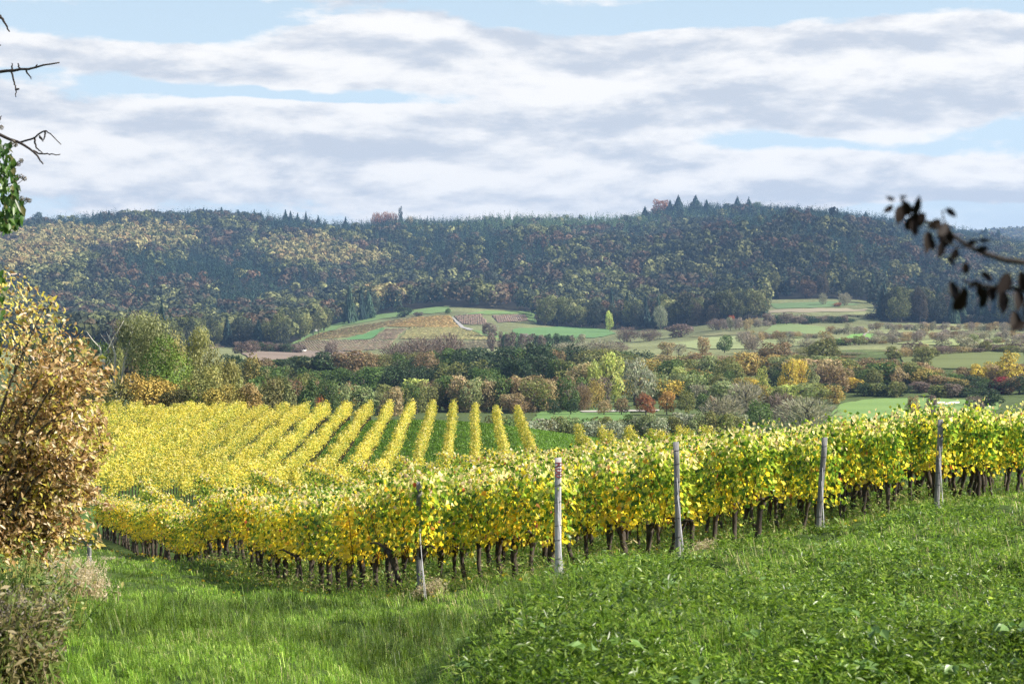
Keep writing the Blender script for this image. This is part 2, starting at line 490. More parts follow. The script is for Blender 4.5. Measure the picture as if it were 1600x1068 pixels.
M_WHITE = mat_solid('white_plaster', (0.70, 0.70, 0.68), (0.82, 0.81, 0.79), 1.5, 0.8, 0.05)
M_ROOF = mat_solid('dark_roof', (0.10, 0.07, 0.06), (0.2, 0.15, 0.13), 3, 0.85, 0.1)
M_DOOR = mat_solid('dark_door', (0.03, 0.03, 0.035), (0.06, 0.06, 0.06), 3, 0.8, 0)

def mat_ground():
    m = bpy.data.materials.new('ground'); m.use_nodes = True
    t = NT(m.node_tree)
    a = t.n('ShaderNodeAttribute'); a.attribute_name = 'Col'
    co = t.n('ShaderNodeTexCoord').outputs['Object']
    n1 = t.noise(co, 0.012, 6, 0.6); n2 = t.noise(co, 0.35, 6, 0.65); n3 = t.noise(co, 9.0, 4, 0.6)
    k = t.math('MULTIPLY', t.math('MULTIPLY', t.ramp(n1, .3, .7, .78, 1.2), t.ramp(n2, .3, .7, .7, 1.25)), t.ramp(n3, .3, .7, .72, 1.25))
    kc = t.n('ShaderNodeCombineXYZ')
    for i in range(3): t.set(kc.inputs[i], k)
    c = t.mix(1.0, a.outputs['Color'], kc.outputs[0], 'MULTIPLY')
    p = t.n('ShaderNodeBsdfPrincipled'); t.set(p.inputs['Base Color'], c); t.set(p.inputs['Roughness'], .95); t.set(p.inputs['Specular IOR Level'], .1)
    b = t.n('ShaderNodeBump'); t.set(b.inputs['Height'], n2); t.set(b.inputs['Strength'], .4); t.set(b.inputs['Distance'], 0.3)
    t.set(p.inputs['Normal'], b.outputs[0])
    o = t.n('ShaderNodeOutputMaterial'); t.set(o.inputs[0], p.outputs[0])
    return m
M_GROUND = mat_ground()

# ------------------------------------------------------------------ forest edge (photo x -> photo y of the lowest forest ground)
EDGE = np.array([(-400, 556), (0, 556), (300, 553), (330, 541), (440, 546), (470, 532), (530, 510), (600, 492), (640, 484), (700, 478), (760, 483), (826, 487), (840, 508),
                 (930, 514), (1000, 514), (1100, 508), (1196, 496), (1203, 468), (1290, 466), (1362, 470), (1375, 503), (1480, 506), (1600, 512), (2000, 515)], float)
def forest_mask(X, Dd, z):
    px = PX0 + F * X / Dd; py = HY - z / Dd * F
    return (py < np.interp(px, EDGE[:, 0], EDGE[:, 1])) & (Dd > 1080)

# ------------------------------------------------------------------ ground: one polar sheet
def build_ground():
    aa = np.unique(np.r_[np.linspace(-180, -40, 29), np.linspace(-40, -19, 43), np.linspace(-19, 19, 640), np.linspace(19, 40, 43), np.linspace(40, 180, 29)])
    rr = np.r_[0.4, np.geomspace(1.5, 6400, 700)]
    A, RR = np.meshgrid(np.radians(aa), rr)
    X = (np.sin(A) * RR).ravel(); Dd = (np.cos(A) * RR).ravel()
    z = height(X, Dd)
    na, nr = len(aa), len(rr)
    i = (np.arange(nr - 1)[:, None] * na + np.arange(na - 1)[None]).ravel()
    q = np.stack([i, i + 1, i + na + 1, i + na], -1)
    rad = RR.ravel()
    c = np.empty((len(X), 3)); c[:] = (0.045, 0.075, 0.018)           # meadow soil seen through the grass
    px = PX0 + F * X / np.maximum(Dd, 1)
    vy = ((Dd > 92) & (Dd < 215) & (rad < 400))
    c[vy] = (0.085, 0.15, 0.035)                                      # grass lanes between the far vine rows
    v = (Dd > 225)
    c[v] = (0.085, 0.115, 0.040)
    nn = fbm(X / 60, Dd / 60, 21, 3)[:, None]
    c[v] = c[v] * (0.75 + 0.5 * nn[v]) 
    far = rad > 760
    c[far] = np.array((0.19, 0.205, 0.095)) * (0.6 + 0.8 * nn[far])
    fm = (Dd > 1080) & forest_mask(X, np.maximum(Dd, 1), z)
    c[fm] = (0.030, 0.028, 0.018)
    mb = MB(); mb.add(np.c_[X, Dd, z + ZC], q, c)
    o = link('ground', mb.mesh('ground', M_GROUND, True))
    tag(o, 'grassy ground running from the meadow down into the valley and up the hills', 'ground', kind='structure')
build_ground()

# ------------------------------------------------------------------ draped patches of field, lane, sand
def patch(name, pts, c1, c2, label, off=0.25, dr=(250, 4000), scale=0.10, nsub=26, stretch=(.16, 1, 1), cat='field'):
    """a field outlined on the photo, walked back onto the terrain; sheet follows the ground"""
    W3 = []
    n = len(pts)
    for k in range(n):
        a, b = np.array(pts[k], float), np.array(pts[(k + 1) % n], float)
        for s in np.linspace(0, 1, 7)[:-1]:
            p = a + (b - a) * s; p = p + rng.normal(0, 1, 2) * (np.array([1.2, .45]) if cat == 'field' else np.array([.4, .1])); d = hit(p[0], p[1], *dr); W3.append((xat(p[0], d), d))
    poly = np.array(W3)
    lo, hi = poly.min(0), poly.max(0)
    # clip a fine grid to the outline: grid points inside + outline, as fan strips in world space
    gx = np.linspace(lo[0], hi[0], nsub * 2); gd = np.linspace(lo[1], hi[1], nsub * 2)
    me = bpy.data.meshes.new(name)
    import bmesh
    bm = bmesh.new()
    vs = [bm.verts.new((x, d, 0)) for x, d in poly]
    f = bm.faces.new(vs)
    bmesh.ops.triangulate(bm, faces=[f])
    for ax, arr in ((0, gx), (1, gd)):
        for val in arr[1:-1]:
            co = [0, 0, 0]; no = [0, 0, 0]; co[ax] = val; no[ax] = 1
            bmesh.ops.bisect_plane(bm, geom=bm.verts[:] + bm.edges[:] + bm.faces[:], plane_co=co, plane_no=no)
    xy = np.array([(v.co.x, v.co.y) for v in bm.verts])
    zz = height(xy[:, 0], xy[:, 1]) + ZC + off
    for v, z in zip(bm.verts, zz): v.co.z = z
    bm.normal_update()
    for fc in bm.faces:
        if fc.normal.z < 0: fc.normal_flip()
    bm.to_mesh(me); bm.free()
    m = mat_solid(name + '_surface', c1, c2, scale, 0.95, 0, stretch, spec=0.1)
    me.materials.append(m)
    o = link(name, me)
    tag(o, label, cat, kind='structure')
    return poly

G1, G2 = (0.12, 0.20, 0.07), (0.18, 0.26, 0.09)
far_rows = []   # (polygon, colours, direction degrees, pitch, label)
def parcel(pts, soil, leaf, ang, label, pitch=3.0, hgt=.28):
    poly = patch('field', pts, tuple(np.array(soil) * 1.3), tuple(np.array(soil) * 1.7), 'ground of the ' + label, 0.45, (900, 2300))
    far_rows.append((poly, tuple(np.array(soil) * 1.6), ang, pitch, hgt, label))
# the vineyard hill across the valley
patch('meadow', [(446, 543), (486, 520), (545, 500), (612, 489), (700, 478), (706, 488), (640, 492), (600, 498), (545, 508), (500, 522), (470, 534)], (0.12, 0.20, 0.07), (0.18, 0.26, 0.10), 'bright green meadow along the top edge of the vineyard hill', 0.4, (900, 2300))
parcel([(470, 533), (500, 521), (560, 510), (650, 495), (634, 502), (596, 512), (565, 523), (520, 530)], (0.20, 0.16, 0.075), (0.24, 0.19, 0.07), -40, 'ochre vineyard strip below the hilltop meadow')
patch('meadow', [(531, 532), (565, 523), (596, 512), (603, 513), (578, 531)], (0.09, 0.20, 0.07), (0.12, 0.24, 0.09), 'green wedge of grass between the hillside vineyards', 0.45, (900, 2300))
parcel([(655, 495), (702, 493), (705, 496), (716, 512), (600, 511), (628, 503)], (0.27, 0.19, 0.075), (0.30, 0.22, 0.08), -40, 'golden vineyard on the crown of the hill')
parcel([(580, 531), (606, 514), (634, 514), (617, 530)], (0.19, 0.15, 0.095), (0.19, 0.13, 0.085), -40, 'brown vineyard beside the green wedge of grass')
parcel([(641, 512), (716, 512), (760, 526), (784, 531), (700, 531), (625, 530)], (0.22, 0.20, 0.085), (0.26, 0.23, 0.085), -30, 'yellowish vineyard in the middle of the hill')
parcel([(452, 547), (470, 535), (520, 532), (616, 532), (605, 545), (560, 549), (480, 549)], (0.19, 0.155, 0.10), (0.21, 0.15, 0.09), -62, 'hatched brown vineyard at the foot of the hill', 3.0)
parcel([(627, 533), (700, 533), (786, 533), (820, 541), (700, 548), (612, 548)], (0.17, 0.15, 0.085), (0.21, 0.19, 0.09), -30, 'pale vineyard at the hill foot behind the purple shrubs')
parcel([(711, 494), (750, 491), (760, 503), (752, 508), (722, 507)], (0.18, 0.135, 0.10), (0.20, 0.13, 0.095), -55, 'reddish brown vineyard right of the hill path')
parcel([(770, 493), (820, 491), (826, 501), (778, 505)], (0.17, 0.13, 0.10), (0.19, 0.12, 0.095), -55, 'reddish brown vineyard at the forest corner')
patch('meadow', [(712, 493), (760, 486), (832, 487), (838, 505), (826, 501), (820, 491), (750, 491)], G1, G2, 'green meadow above the reddish vineyards', 0.4, (900, 2300))
patch('path', [(705, 496), (708, 496), (726, 512), (740, 515), (735, 517), (720, 513)], (0.30, 0.29, 0.28), (0.38, 0.37, 0.35), 'pale lane bending down the vineyard hill', 0.6, (900, 2300), cat='path')
patch('meadow', [(735, 516), (790, 520), (830, 530), (800, 538), (765, 530)], G1, G2, 'green slope right of the vineyard hill', 0.4, (700, 2300))
patch('meadow', [(800, 514), (880, 510), (948, 514), (962, 522), (930, 528), (850, 530), (800, 526)], (0.10, 0.19, 0.075), (0.14, 0.24, 0.09), 'long green meadow below the central forest edge', 0.4, (600, 2300))
patch('meadow', [(820, 533), (900, 529), (915, 534), (880, 545), (850, 545)], G1, G2, 'lower green meadow behind the dark tree belt', 0.4, (600, 2300))
patch('field', [(378, 553), (420, 548), (500, 549), (568, 551), (560, 556), (470, 560), (400, 566)], (0.19, 0.15, 0.12), (0.27, 0.21, 0.17), 'ploughed brown field behind the wooded belt', 0.4, (500, 1500))
patch('field', [(325, 538), (350, 536), (352, 542), (330, 546)], (0.30, 0.24, 0.15), (0.38, 0.31, 0.2), 'small stubble patch beyond the birches', 0.4, (500, 1600))
# terraces on the right
for k, (pl, c, lb) in enumerate([
    ([(1050, 538), (1110, 528), (1180, 524), (1250, 530), (1275, 540), (1190, 545), (1090, 546)], (0.27, 0.31, 0.14), 'sunlit pale green terrace among the orchards'),
    ([(1075, 527), (1130, 518), (1215, 518), (1225, 522), (1150, 523)], (0.20, 0.20, 0.10), 'olive strip above the sunlit terrace'),
    ([(1190, 520), (1215, 503), (1290, 512), (1285, 526), (1230, 528)], (0.19, 0.25, 0.10), 'striped green orchard slope'),
    ([(1205, 475), (1290, 471), (1345, 476), (1300, 480), (1210, 482)], (0.13, 0.20, 0.09), 'green clearing under the forest on the right'),
    ([(1150, 489), (1210, 484), (1290, 482), (1355, 483), (1350, 487), (1250, 488)], (0.30, 0.26, 0.18), 'pale ploughed strip under the forest clearing'),
    ([(1310, 530), (1345, 520), (1372, 524), (1366, 534), (1320, 540)], (0.18, 0.34, 0.09), 'bright green grass beside the curving track'),
    ([(1370, 520), (1440, 510), (1530, 500), (1600, 508), (1600, 512), (1470, 520), (1400, 524)], (0.24, 0.26, 0.12), 'upper pale meadow strip on the right slope'),
    ([(1400, 537), (1500, 528), (1600, 532), (1600, 540), (1480, 540)], (0.27, 0.31, 0.13), 'lower pale meadow strip on the right slope'),
    ([(1400, 552), (1500, 549), (1600, 548), (1600, 574), (1500, 577), (1420, 574)], (0.14, 0.165, 0.065), 'olive terrace field above the bushy bank'),
    ([(1340, 549), (1450, 546), (1600, 544), (1600, 547), (1450, 550)], (0.36, 0.27, 0.17), 'pale dry strip along the terrace top')]):
    patch('field', pl, tuple(np.array(c) * .85), tuple(np.array(c) * 1.12), lb, 0.3, (560, 2000), 0.08)
patch('path', [(1355, 520), (1349, 522), (1347, 527), (1354, 532), (1357, 531), (1351, 527), (1353, 523), (1360, 517), (1366, 512), (1364, 511)], (0.26, 0.24, 0.19), (0.33, 0.30, 0.25), 'pale track curving between orchard slopes', 0.5, (560, 2000), cat='path')
# golf course
patch('fairway', [(1290, 660), (1310, 632), (1350, 624), (1420, 622), (1560, 626), (1560, 640), (1480, 650), (1400, 662)], (0.14, 0.235, 0.07), (0.19, 0.29, 0.09), 'mown golf fairway lit by the sun', 0.12, (300, 700), 0.04)
patch('bunker', [(1462, 630), (1498, 628), (1502, 630), (1478, 633)], (0.80, 0.74, 0.66), (0.85, 0.8, 0.72), 'pale sand bunker on the fairway', 0.25, (300, 700), 0.3, 8)
patch('field', [(1180, 619), (1280, 616), (1300, 619), (1290, 624), (1200, 624)], (0.38, 0.31, 0.10), (0.45, 0.38, 0.14), 'straw yellow strip behind the bare grey shrubs', 0.2, (300, 700), 0.1, 10)
patch('fairway', [(828, 662), (845, 640), (880, 634), (985, 640), (985, 655), (900, 665)], (0.11, 0.20, 0.06), (0.15, 0.25, 0.08), 'green lawn under the round park trees', 0.12, (300, 700), 0.05)
patch('meadow', [(815, 602), (860, 596), (895, 594), (890, 604), (830, 610)], (0.20, 0.30, 0.10), (0.26, 0.36, 0.12), 'light green glade left of the tall poplar', 0.2, (300, 900), 0.08)
patch('bunker', [(846, 622), (856, 612), (872, 609), (888, 614), (884, 618), (866, 618), (856, 628), (848, 628)], (0.68, 0.62, 0.53), (0.78, 0.72, 0.62), 'bare pale sand scar on the bank behind the park trees', 0.4, (300, 900), 0.2, 10)
patch('path', [(905, 643), (960, 642), (1030, 641), (1030, 643), (1000, 644), (910, 645)], (0.36, 0.34, 0.29), (0.45, 0.43, 0.38), 'pale path behind the round park trees', 0.3, (300, 900), 0.2, 10, cat='path')

# hillside vineyard rows: low hedges following the slope, one uncountable mass per parcel
def inside(poly, x, y):
    n = len(poly); r = np.zeros(len(x), bool); j = n - 1
    for i in range(n):
        xi, yi = poly[i]; xj, yj = poly[j]
        c = ((yi > y) != (yj > y)) & (x < (xj - xi) * (y - yi) / (yj - yi + 1e-12) + xi)
        r ^= c; j = i
    return r
def hill_rows():
    for (poly, leaf, ang, pitch, hgt, label) in far_rows:
        g = np.random.default_rng(int(abs(poly[0][0]) * 10) % 9999)
        a = R(ang); d = np.array([math.sin(a), math.cos(a)]); p = np.array([math.cos(a), -math.sin(a)])
        u = poly @ p; t = poly @ d
        us = np.arange(u.min(), u.max(), pitch); ts = np.arange(t.min(), t.max(), 2.2)
        U, T = np.meshgrid(us, ts); U = U.ravel(); T = T.ravel()
        XY = U[:, None] * p + T[:, None] * d
        k = inside(poly, XY[:, 0], XY[:, 1]) & (g.random(len(U)) > .06)
        XY = XY[k]
        if not len(XY): continue
        z = height(XY[:, 0], XY[:, 1]) + ZC + .4
        n = len(XY); w = .45
        v = np.empty((n, 8, 3)); hh = hgt * g.uniform(.75, 1.25, n)
        for q, (e, s, top) in enumerate([(-1, -1, 0), (1, -1, 0), (1, 1, 0), (-1, 1, 0), (-1, -1, 1), (1, -1, 1), (1, 1, 1), (-1, 1, 1)]):
            off = e * 1.1 * d + s * w * (1 - .4 * top) * p
            v[:, q, :2] = XY + off; v[:, q, 2] = z + top * hh
        i = np.arange(n)[:, None] * 8
        f = np.concatenate([i + [fc] for fc in ([4, 5, 6, 7], [0, 1, 5, 4], [1, 2, 6, 5], [2, 3, 7, 6], [3, 0, 4, 7])])
        c = np.array(leaf) * g.uniform(.7, 1.3, (n, 1)) * (1 + g.normal(0, .07, (n, 3)))
        mb = MB(); mb.add(v.reshape(-1, 3), f, np.repeat(np.clip(c, 0, 1), 8, 0))
        tag(link('vine_rows', mb.mesh('vine_rows', M_FOREST)), 'vines of the ' + label, 'vines', kind='stuff')
hill_rows()

# ------------------------------------------------------------------ front vineyard: rows of single vines
TH = math.atan2(0.2756, 0.9613)
DIR = np.array([-math.sin(TH), math.cos(TH)])      # along a row, away from the camera
PER = np.array([math.cos(TH), math.sin(TH)])       # across the rows
#        u, near-end distance, height of hedge, name used in labels
ROWS = [(6.95, 30.0, 1.80, 'starting at the short half-hidden post'), (8.85, 29.8, 1.83, 'starting at the white red-figured post'),
        (11.25, 31.8, 1.88, 'starting at the straight grey post'), (13.7, 34.6, 1.88, 'starting right of the straight grey post'),
        (16.1, 37.6, 1.95, 'starting at the left leaning post'), (18.0, 39.2, 1.98, 'starting between the two leaning posts'),
        (19.8, 41.0, 2.1, 'starting at the rightmost post'), (21.8, 43.2, 2.15, 'starting just right of the rightmost post'),
        (23.8, 45.6, 2.15, 'starting at the right picture edge'), (25.8, 48, 2.0, ''), (27.8, 51, 2.0, ''), (30, 55, 2, ''), (32.5, 60, 2, '')]
def row_pt(u, t0, s):
    """point on row u at distance-along s from the row's near end at forward distance t0"""
    X0 = (u - t0 * PER[1]) / PER[0]
    return X0 + DIR[0] * s, t0 + DIR[1] * s

YEL = np.array([(0.72, 0.58, 0.045), (0.78, 0.68, 0.12), (0.62, 0.51, 0.035), (0.74, 0.58, 0.05), (0.64, 0.38, 0.03)])
GRN = np.array([(0.15, 0.26, 0.03), (0.065, 0.14, 0.02), (0.27, 0.38, 0.045), (0.40, 0.46, 0.06)])
PALE = np.array([(0.80, 0.72, 0.38), (0.72, 0.60, 0.30), (0.62, 0.48, 0.30), (0.66, 0.66, 0.25)])
RUST = np.array([(0.45, 0.12, 0.05), (0.30, 0.14, 0.06)])
def vine_colors(n, h, green, g):
    """h 0..1 up the hedge; lower leaves golden, upper greener, top pale"""
    pg = np.clip(np.asarray(green) * (0.45 + 1.1 * h), 0, .95)
    r = g.random(n)
    c = YEL[g.choice(5, n, p=[.34, .22, .22, .18, .04])]
    c = np.where((r < pg)[:, None], GRN[g.integers(0, 4, n)], c)
    top = (h > .86) & (g.random(n) < .42)
    c = np.where(top[:, None], PALE[g.integers(0, 4, n)], c)
    rust = g.random(n) < .015
    c = np.where(rust[:, None], RUST[g.integers(0, 2, n)], c)
    return np.clip(c * g.uniform(.78, 1.18, (n, 1)), 0, .9)

def vine_foliage(seed, green, n=600):
    g = np.random.default_rng(seed); mb = MB()
    # a few shoots carry the leaves, so the hedge has clumps and gaps
    sh = 13
    bx = np.linspace(-.5, .5, sh) + g.normal(0, .06, sh); by = g.normal(0, .10, sh); ty = g.normal(0, .20, sh); tx = bx + g.normal(0, .16, sh)
    top = g.uniform(1.72, 2.02, sh); gc = np.clip(green + g.normal(0, .30, sh), 0, 1)
    k = g.integers(0, sh, n); h = g.random(n) ** .9
    z = .74 + (top[k] - .74) * h
    x = bx[k] + (tx[k] - bx[k]) * h + g.normal(0, .09, n)
    y = by[k] + (ty[k] - by[k]) * h + g.normal(0, .13, n) * (1.1 - .35 * h)
    hang = g.random(n) < .08
    z[hang] -= g.uniform(.05, .22, hang.sum())
    N = np.c_[g.normal(0, .7, n), np.sign(y) * (.7 + g.random(n) * .8), g.normal(.35, .55, n)]
    col = np.concatenate([vine_colors(1, h[i:i + 1], gc[k[i]], g) for i in range(n)])
    vine_leaves(mb, np.c_[x, y, z], N, g.uniform(.055, .112, n), col, g)
    for i in range(sh):
        if i % 2 == 0:
            zz = np.linspace(.62, top[i] - .1, 5)
            tube(mb, np.c_[np.linspace(bx[i], tx[i], 5), np.linspace(by[i], ty[i], 5), zz], np.linspace(.008, .004, 5), 4, (0.16, 0.09, 0.04))
    # tips reaching over the top wire
    for i in range(2):
        m = 7; x0 = g.uniform(-.5, .5); zz = np.linspace(1.9, g.uniform(2.0, 2.25), m)
        leaves(mb, np.c_[x0 + g.normal(0, .05, m), g.normal(0, .1, m), zz], g.normal(size=(m, 3)), g.uniform(.06, .11, m), .08, vine_colors(m, np.full(m, .9), green, g), g)
    return mb.mesh('vine_foliage', M_VINE)

def vine_trunk(seed):
    g = np.random.default_rng(seed); mb = MB()
    n = 9; z = np.linspace(-.12, .78, n)
    lean = g.normal(0, .24); lean2 = g.normal(0, .05)
    x = lean * (z + .12) + np.cumsum(g.normal(0, .022, n)); y = lean2 * (z + .12) + np.cumsum(g.normal(0, .014, n))
    r = np.interp(z, [-.12, .1, .45, .66, .78], [.060, .048, .045, .062, .070]) * g.uniform(.75, 1.2)
    tube(mb, np.c_[x, y, z], r, 7, (1, 1, 1), True, .22, g)
    for s in (-1, 1):
        m = 5; t = np.linspace(0, 1, m)
        tube(mb, np.c_[x[-1] + s * t * .42, y[-1] + g.normal(0, .02, m), z[-1] - .05 + .12 * np.sin(t * 2) + g.normal(0, .012, m)], np.linspace(.035, .013, m), 5, (1, 1, 1), True, .2, g)
    return mb.mesh('vine_trunk', M_BARK)
FOL = {'y': [vine_foliage(100 + i, .33) for i in range(6)], 'm': [vine_foliage(200 + i, .60) for i in range(6)], 'g': [vine_foliage(300 + i, .92) for i in range(6)]}
TRK = [vine_trunk(400 + i) for i in range(8)]

STEP = 1.0
cand = []
for k, (u, t0, hh, nm) in enumerate(ROWS):
    smax = (91.5 - t0) / DIR[1]
    for j in range(int(smax / STEP)):
        s = .28 + j * STEP
        X, Dd = row_pt(u, t0, s)
        cand.append((k, j, X, Dd))
ca = np.array([(c[2], c[3]) for c in cand])
cz = height(ca[:, 0], ca[:, 1]) + ZC
pxs = PX0 + F * ca[:, 0] / ca[:, 1]
score = ca[:, 1] + np.where((pxs < -30) | (pxs > 1640), 500, 0) + np.array([max(0, c[0] * 1.2) + c[1] * .42 * min(c[0], 3) for c in cand])
order = np.argsort(score)
single = set(order[:296].tolist())
def greenness(k, j, px):
    return .45 * vnoise(j / 6.0, k * 3.1, 77) + .55 * vnoise(j / 2.2, k * 5.3, 78) + (0.22 if k >= 1 else -.02) + (.30 * sstep(8, 16, j) if k >= 1 else -.15 * sstep(12, 40, j))
ORDW = ordinal
rest_mb = MB()
def rest_vine(g, X, Dd, Z, hh, green, ang, n, size):
    """looser foliage for a vine deep in the block"""
    d = np.array([math.sin(ang), math.cos(ang)]); p = np.array([math.cos(ang), -math.sin(ang)])
    t = g.uniform(-.55, .55, n); h = g.random(n) ** .8; w = g.normal(0, .125, n)
    P = np.c_[X + d[0] * t + p[0] * w, Dd + d[1] * t + p[1] * w, Z + .7 + (hh - .7 + g.normal(0, .05, n)) * h]
    N = np.c_[np.sign(w)[:, None] * p[None] * g.uniform(.3, 1.2, (n, 1)) + g.normal(0, .4, (n, 2)), g.normal(.4, .5, n)]
    leaves(rest_mb, P, N, size * g.uniform(.8, 1.3, n), size * .9, vine_colors(n, np.where(h > .82, .95, .55), np.where(h > .82, .15, .80), g), g)  # shaded green sides and sunlit pale tops are painted into the leaf colours
gR = np.random.default_rng(5)
ncount = 0
for idx, (k, j, X, Dd) in enumerate(cand):
    u, t0, hh, nm = ROWS[k]
    gr = float(greenness(k, j, pxs[idx]))
    Z = float(cz[idx])
    if idx in single:
        kind = 'g' if gr > .70 else ('m' if gr > .42 else 'y')
        r = empty('grapevine', (X, Dd, Z), TH + math.pi / 2 + (math.pi if gR.random() < .5 else 0))
        s = hh / 1.98 * gR.uniform(.97, 1.04)
        r.scale = (1, 1, s)
        look = {'g': 'green-leaved grapevine', 'm': 'yellow-green grapevine', 'y': 'golden yellow grapevine'}[kind]
        tag(r, f"{look}, {ORDW(j + 1)} along the row {nm}", 'grapevine', 'grapevines in the front rows')
        tk = link('trunk', TRK[gR.integers(0, 8)], r); tk.rotation_euler = (0, 0, gR.choice([0, math.pi]) + gR.normal(0, .3))
        fo = link('foliage', FOL[kind][gR.integers(0, 6)], r)
        fo.scale = (1.1, gR.uniform(.85, 1.2), 1)
    else:
        if pxs[idx] < -250 or pxs[idx] > 2000: continue
        far_ = Dd > 60
        rest_vine(gR, X, Dd, Z, hh, gr, -TH, 120 if far_ else 200, .135 if far_ else .115)
        if k < 9:
            lean = gR.normal(0, .12)
            tube(rest_mb, [(X, Dd, Z - .1), (X + lean * .5, Dd, Z + .35), (X + lean, Dd, Z + .8)], [.05, .042, .055], 5, (.07, .055, .045))

# ------------------------------------------------------------------ far vineyard block: every row a thing
PITCH = 2.0
def far_row(k, label):
    """rows run almost straight away from the viewer"""
    g = np.random.default_rng(900 + k)
    xe = (742 - PX0) / F * 191 + k * PITCH          # x at the far end
    a = math.atan((740 - PX0) / F)
    dfar = 191.0 if k < 3 else 158 + g.uniform(-1, 1)
    dnear = 108.0 - min(0, k) * .0 + g.uniform(-.5, .5)
    L = dfar - dnear
    dens = 150 if k > -16 else 110
    n = int(L * dens)
    t = g.uniform(0, 1, n); t = np.sort(t)
    Dd = dnear + t * L
    xc = xe - (191 - Dd) * math.tan(a) + .22 * (fbm(Dd / 6, np.full(n, k * 9.0), 41, 2) - .5)
    h = g.random(n) ** .7
    w = g.normal(0, .165, n) * (1.15 - .3 * h)
    topv = 1.72 + .55 * (fbm(Dd / 1.3, np.full(n, k * 7.0), 42, 2) - .5) * 2
    z0 = height(xc, Dd) + ZC
    P = np.c_[xc + w, Dd, z0 + .55 + (topv - .45) * h]
    N = np.c_[np.sign(w) * g.uniform(.2, 1.1, n) + g.normal(0, .3, n), g.normal(-.15, .5, n), g.normal(.5, .45, n)]
    gn = np.clip(.30 + .5 * (vnoise(Dd / 5, np.full(n, k * 3.3), 43) - .4) + (.15 if k >= 3 else 0), 0, 1)
    rr = g.random(n)
    c = np.array([(0.66, 0.52, 0.055), (0.58, 0.50, 0.06), (0.68, 0.57, 0.12), (0.50, 0.46, 0.05)])[g.integers(0, 4, n)]
    c = np.where((rr < gn)[:, None], np.array([(0.30, 0.34, 0.05), (0.20, 0.27, 0.04), (0.38, 0.40, 0.07)])[g.integers(0, 3, n)], c)
    c = np.where(((h > .85) & (g.random(n) < .18))[:, None], np.array((0.74, 0.63, 0.24)), c)
    c = c * g.uniform(.8, 1.15, (n, 1)) * g.uniform(.9, 1.08)
    gap = vnoise(Dd / .8, np.full(n, k * 5.7), 45) * .6 + vnoise(Dd / 2.6, np.full(n, k * 2.9), 46) * .4
    ok = (gap > .27) | (g.random(n) < .25)
    P, N, c = P[ok], N[ok], c[ok]; n = len(P)
    mb = MB(); leaves(mb, P, N, g.uniform(.09, .165, n), .11, c, g)
    # stems under the hedge
    for dd in np.arange(dnear + .3, dfar, 1.1):
        x = xe - (191 - dd) * math.tan(a)
        zz = gz(x, dd) if False else float(np.interp(dd, Dd, z0))
        tube(mb, [(x, dd, zz - .1), (x + .03, dd, zz + .7)], [.035, .035], 4, (.08, .06, .045), False)
    o = link('vine_row', mb.mesh('vine_row', M_ROW))
    tag(o, label, 'vine row', 'long vine rows of the far vineyard block')
for k in range(-24, 11):
    if k == 0: lab = 'straight yellow vine row pointing directly away behind the grass lanes'
    elif k in (-1, -2, -3, -4, -5, -6): lab = f"yellow vine row, {ordinal(-k)} left of the straight row pointing directly away"
    elif k in (1, 2): lab = f"vine row with dark green left side, {ordinal(k)} right of the straight row"
    elif k > 2: lab = f"short green-sided vine row, {ordinal(k - 2)} beyond the grassy gap on the right"
    else: lab = f"dense yellow vine row merging into the slope, {ordinal(-k)} left of the straight row"
    if k == 3: continue                                   # the grassy gap
    far_row(k, lab)
# the unbroken yellow mass further left, where single rows cannot be told apart, joins the uncounted vines
gQ = np.random.default_rng(66)
for k in range(-42, -24):
    xe = (742 - PX0) / F * 191 + k * PITCH
    n = 83 * 75
    Dd = 108 + gQ.random(n) * 83; h = gQ.random(n) ** .7; w = gQ.normal(0, .26, n)
    xc = xe + np.zeros(n) + (191 - Dd) * .019
    z0 = height(xc, Dd) + ZC
    P = np.c_[xc + w, Dd, z0 + .55 + 1.35 * h]
    N = np.c_[np.sign(w) * .6 + gQ.normal(0, .3, n), gQ.normal(-.15, .5, n), gQ.normal(.5, .45, n)]
    c = np.array([(0.66, 0.54, 0.075), (0.58, 0.52, 0.085), (0.70, 0.60, 0.17), (0.40, 0.42, 0.06)])[gQ.integers(0, 4, n)] * gQ.uniform(.8, 1.15, (n, 1))
    leaves(rest_mb, P, N, gQ.uniform(.11, .20, n), .14, c, gQ)
tag(link('vines', rest_mb.mesh('vines', M_ROW)), 'mass of yellow and green vines deep in the vineyard whose plants run together', 'vines', kind='stuff')

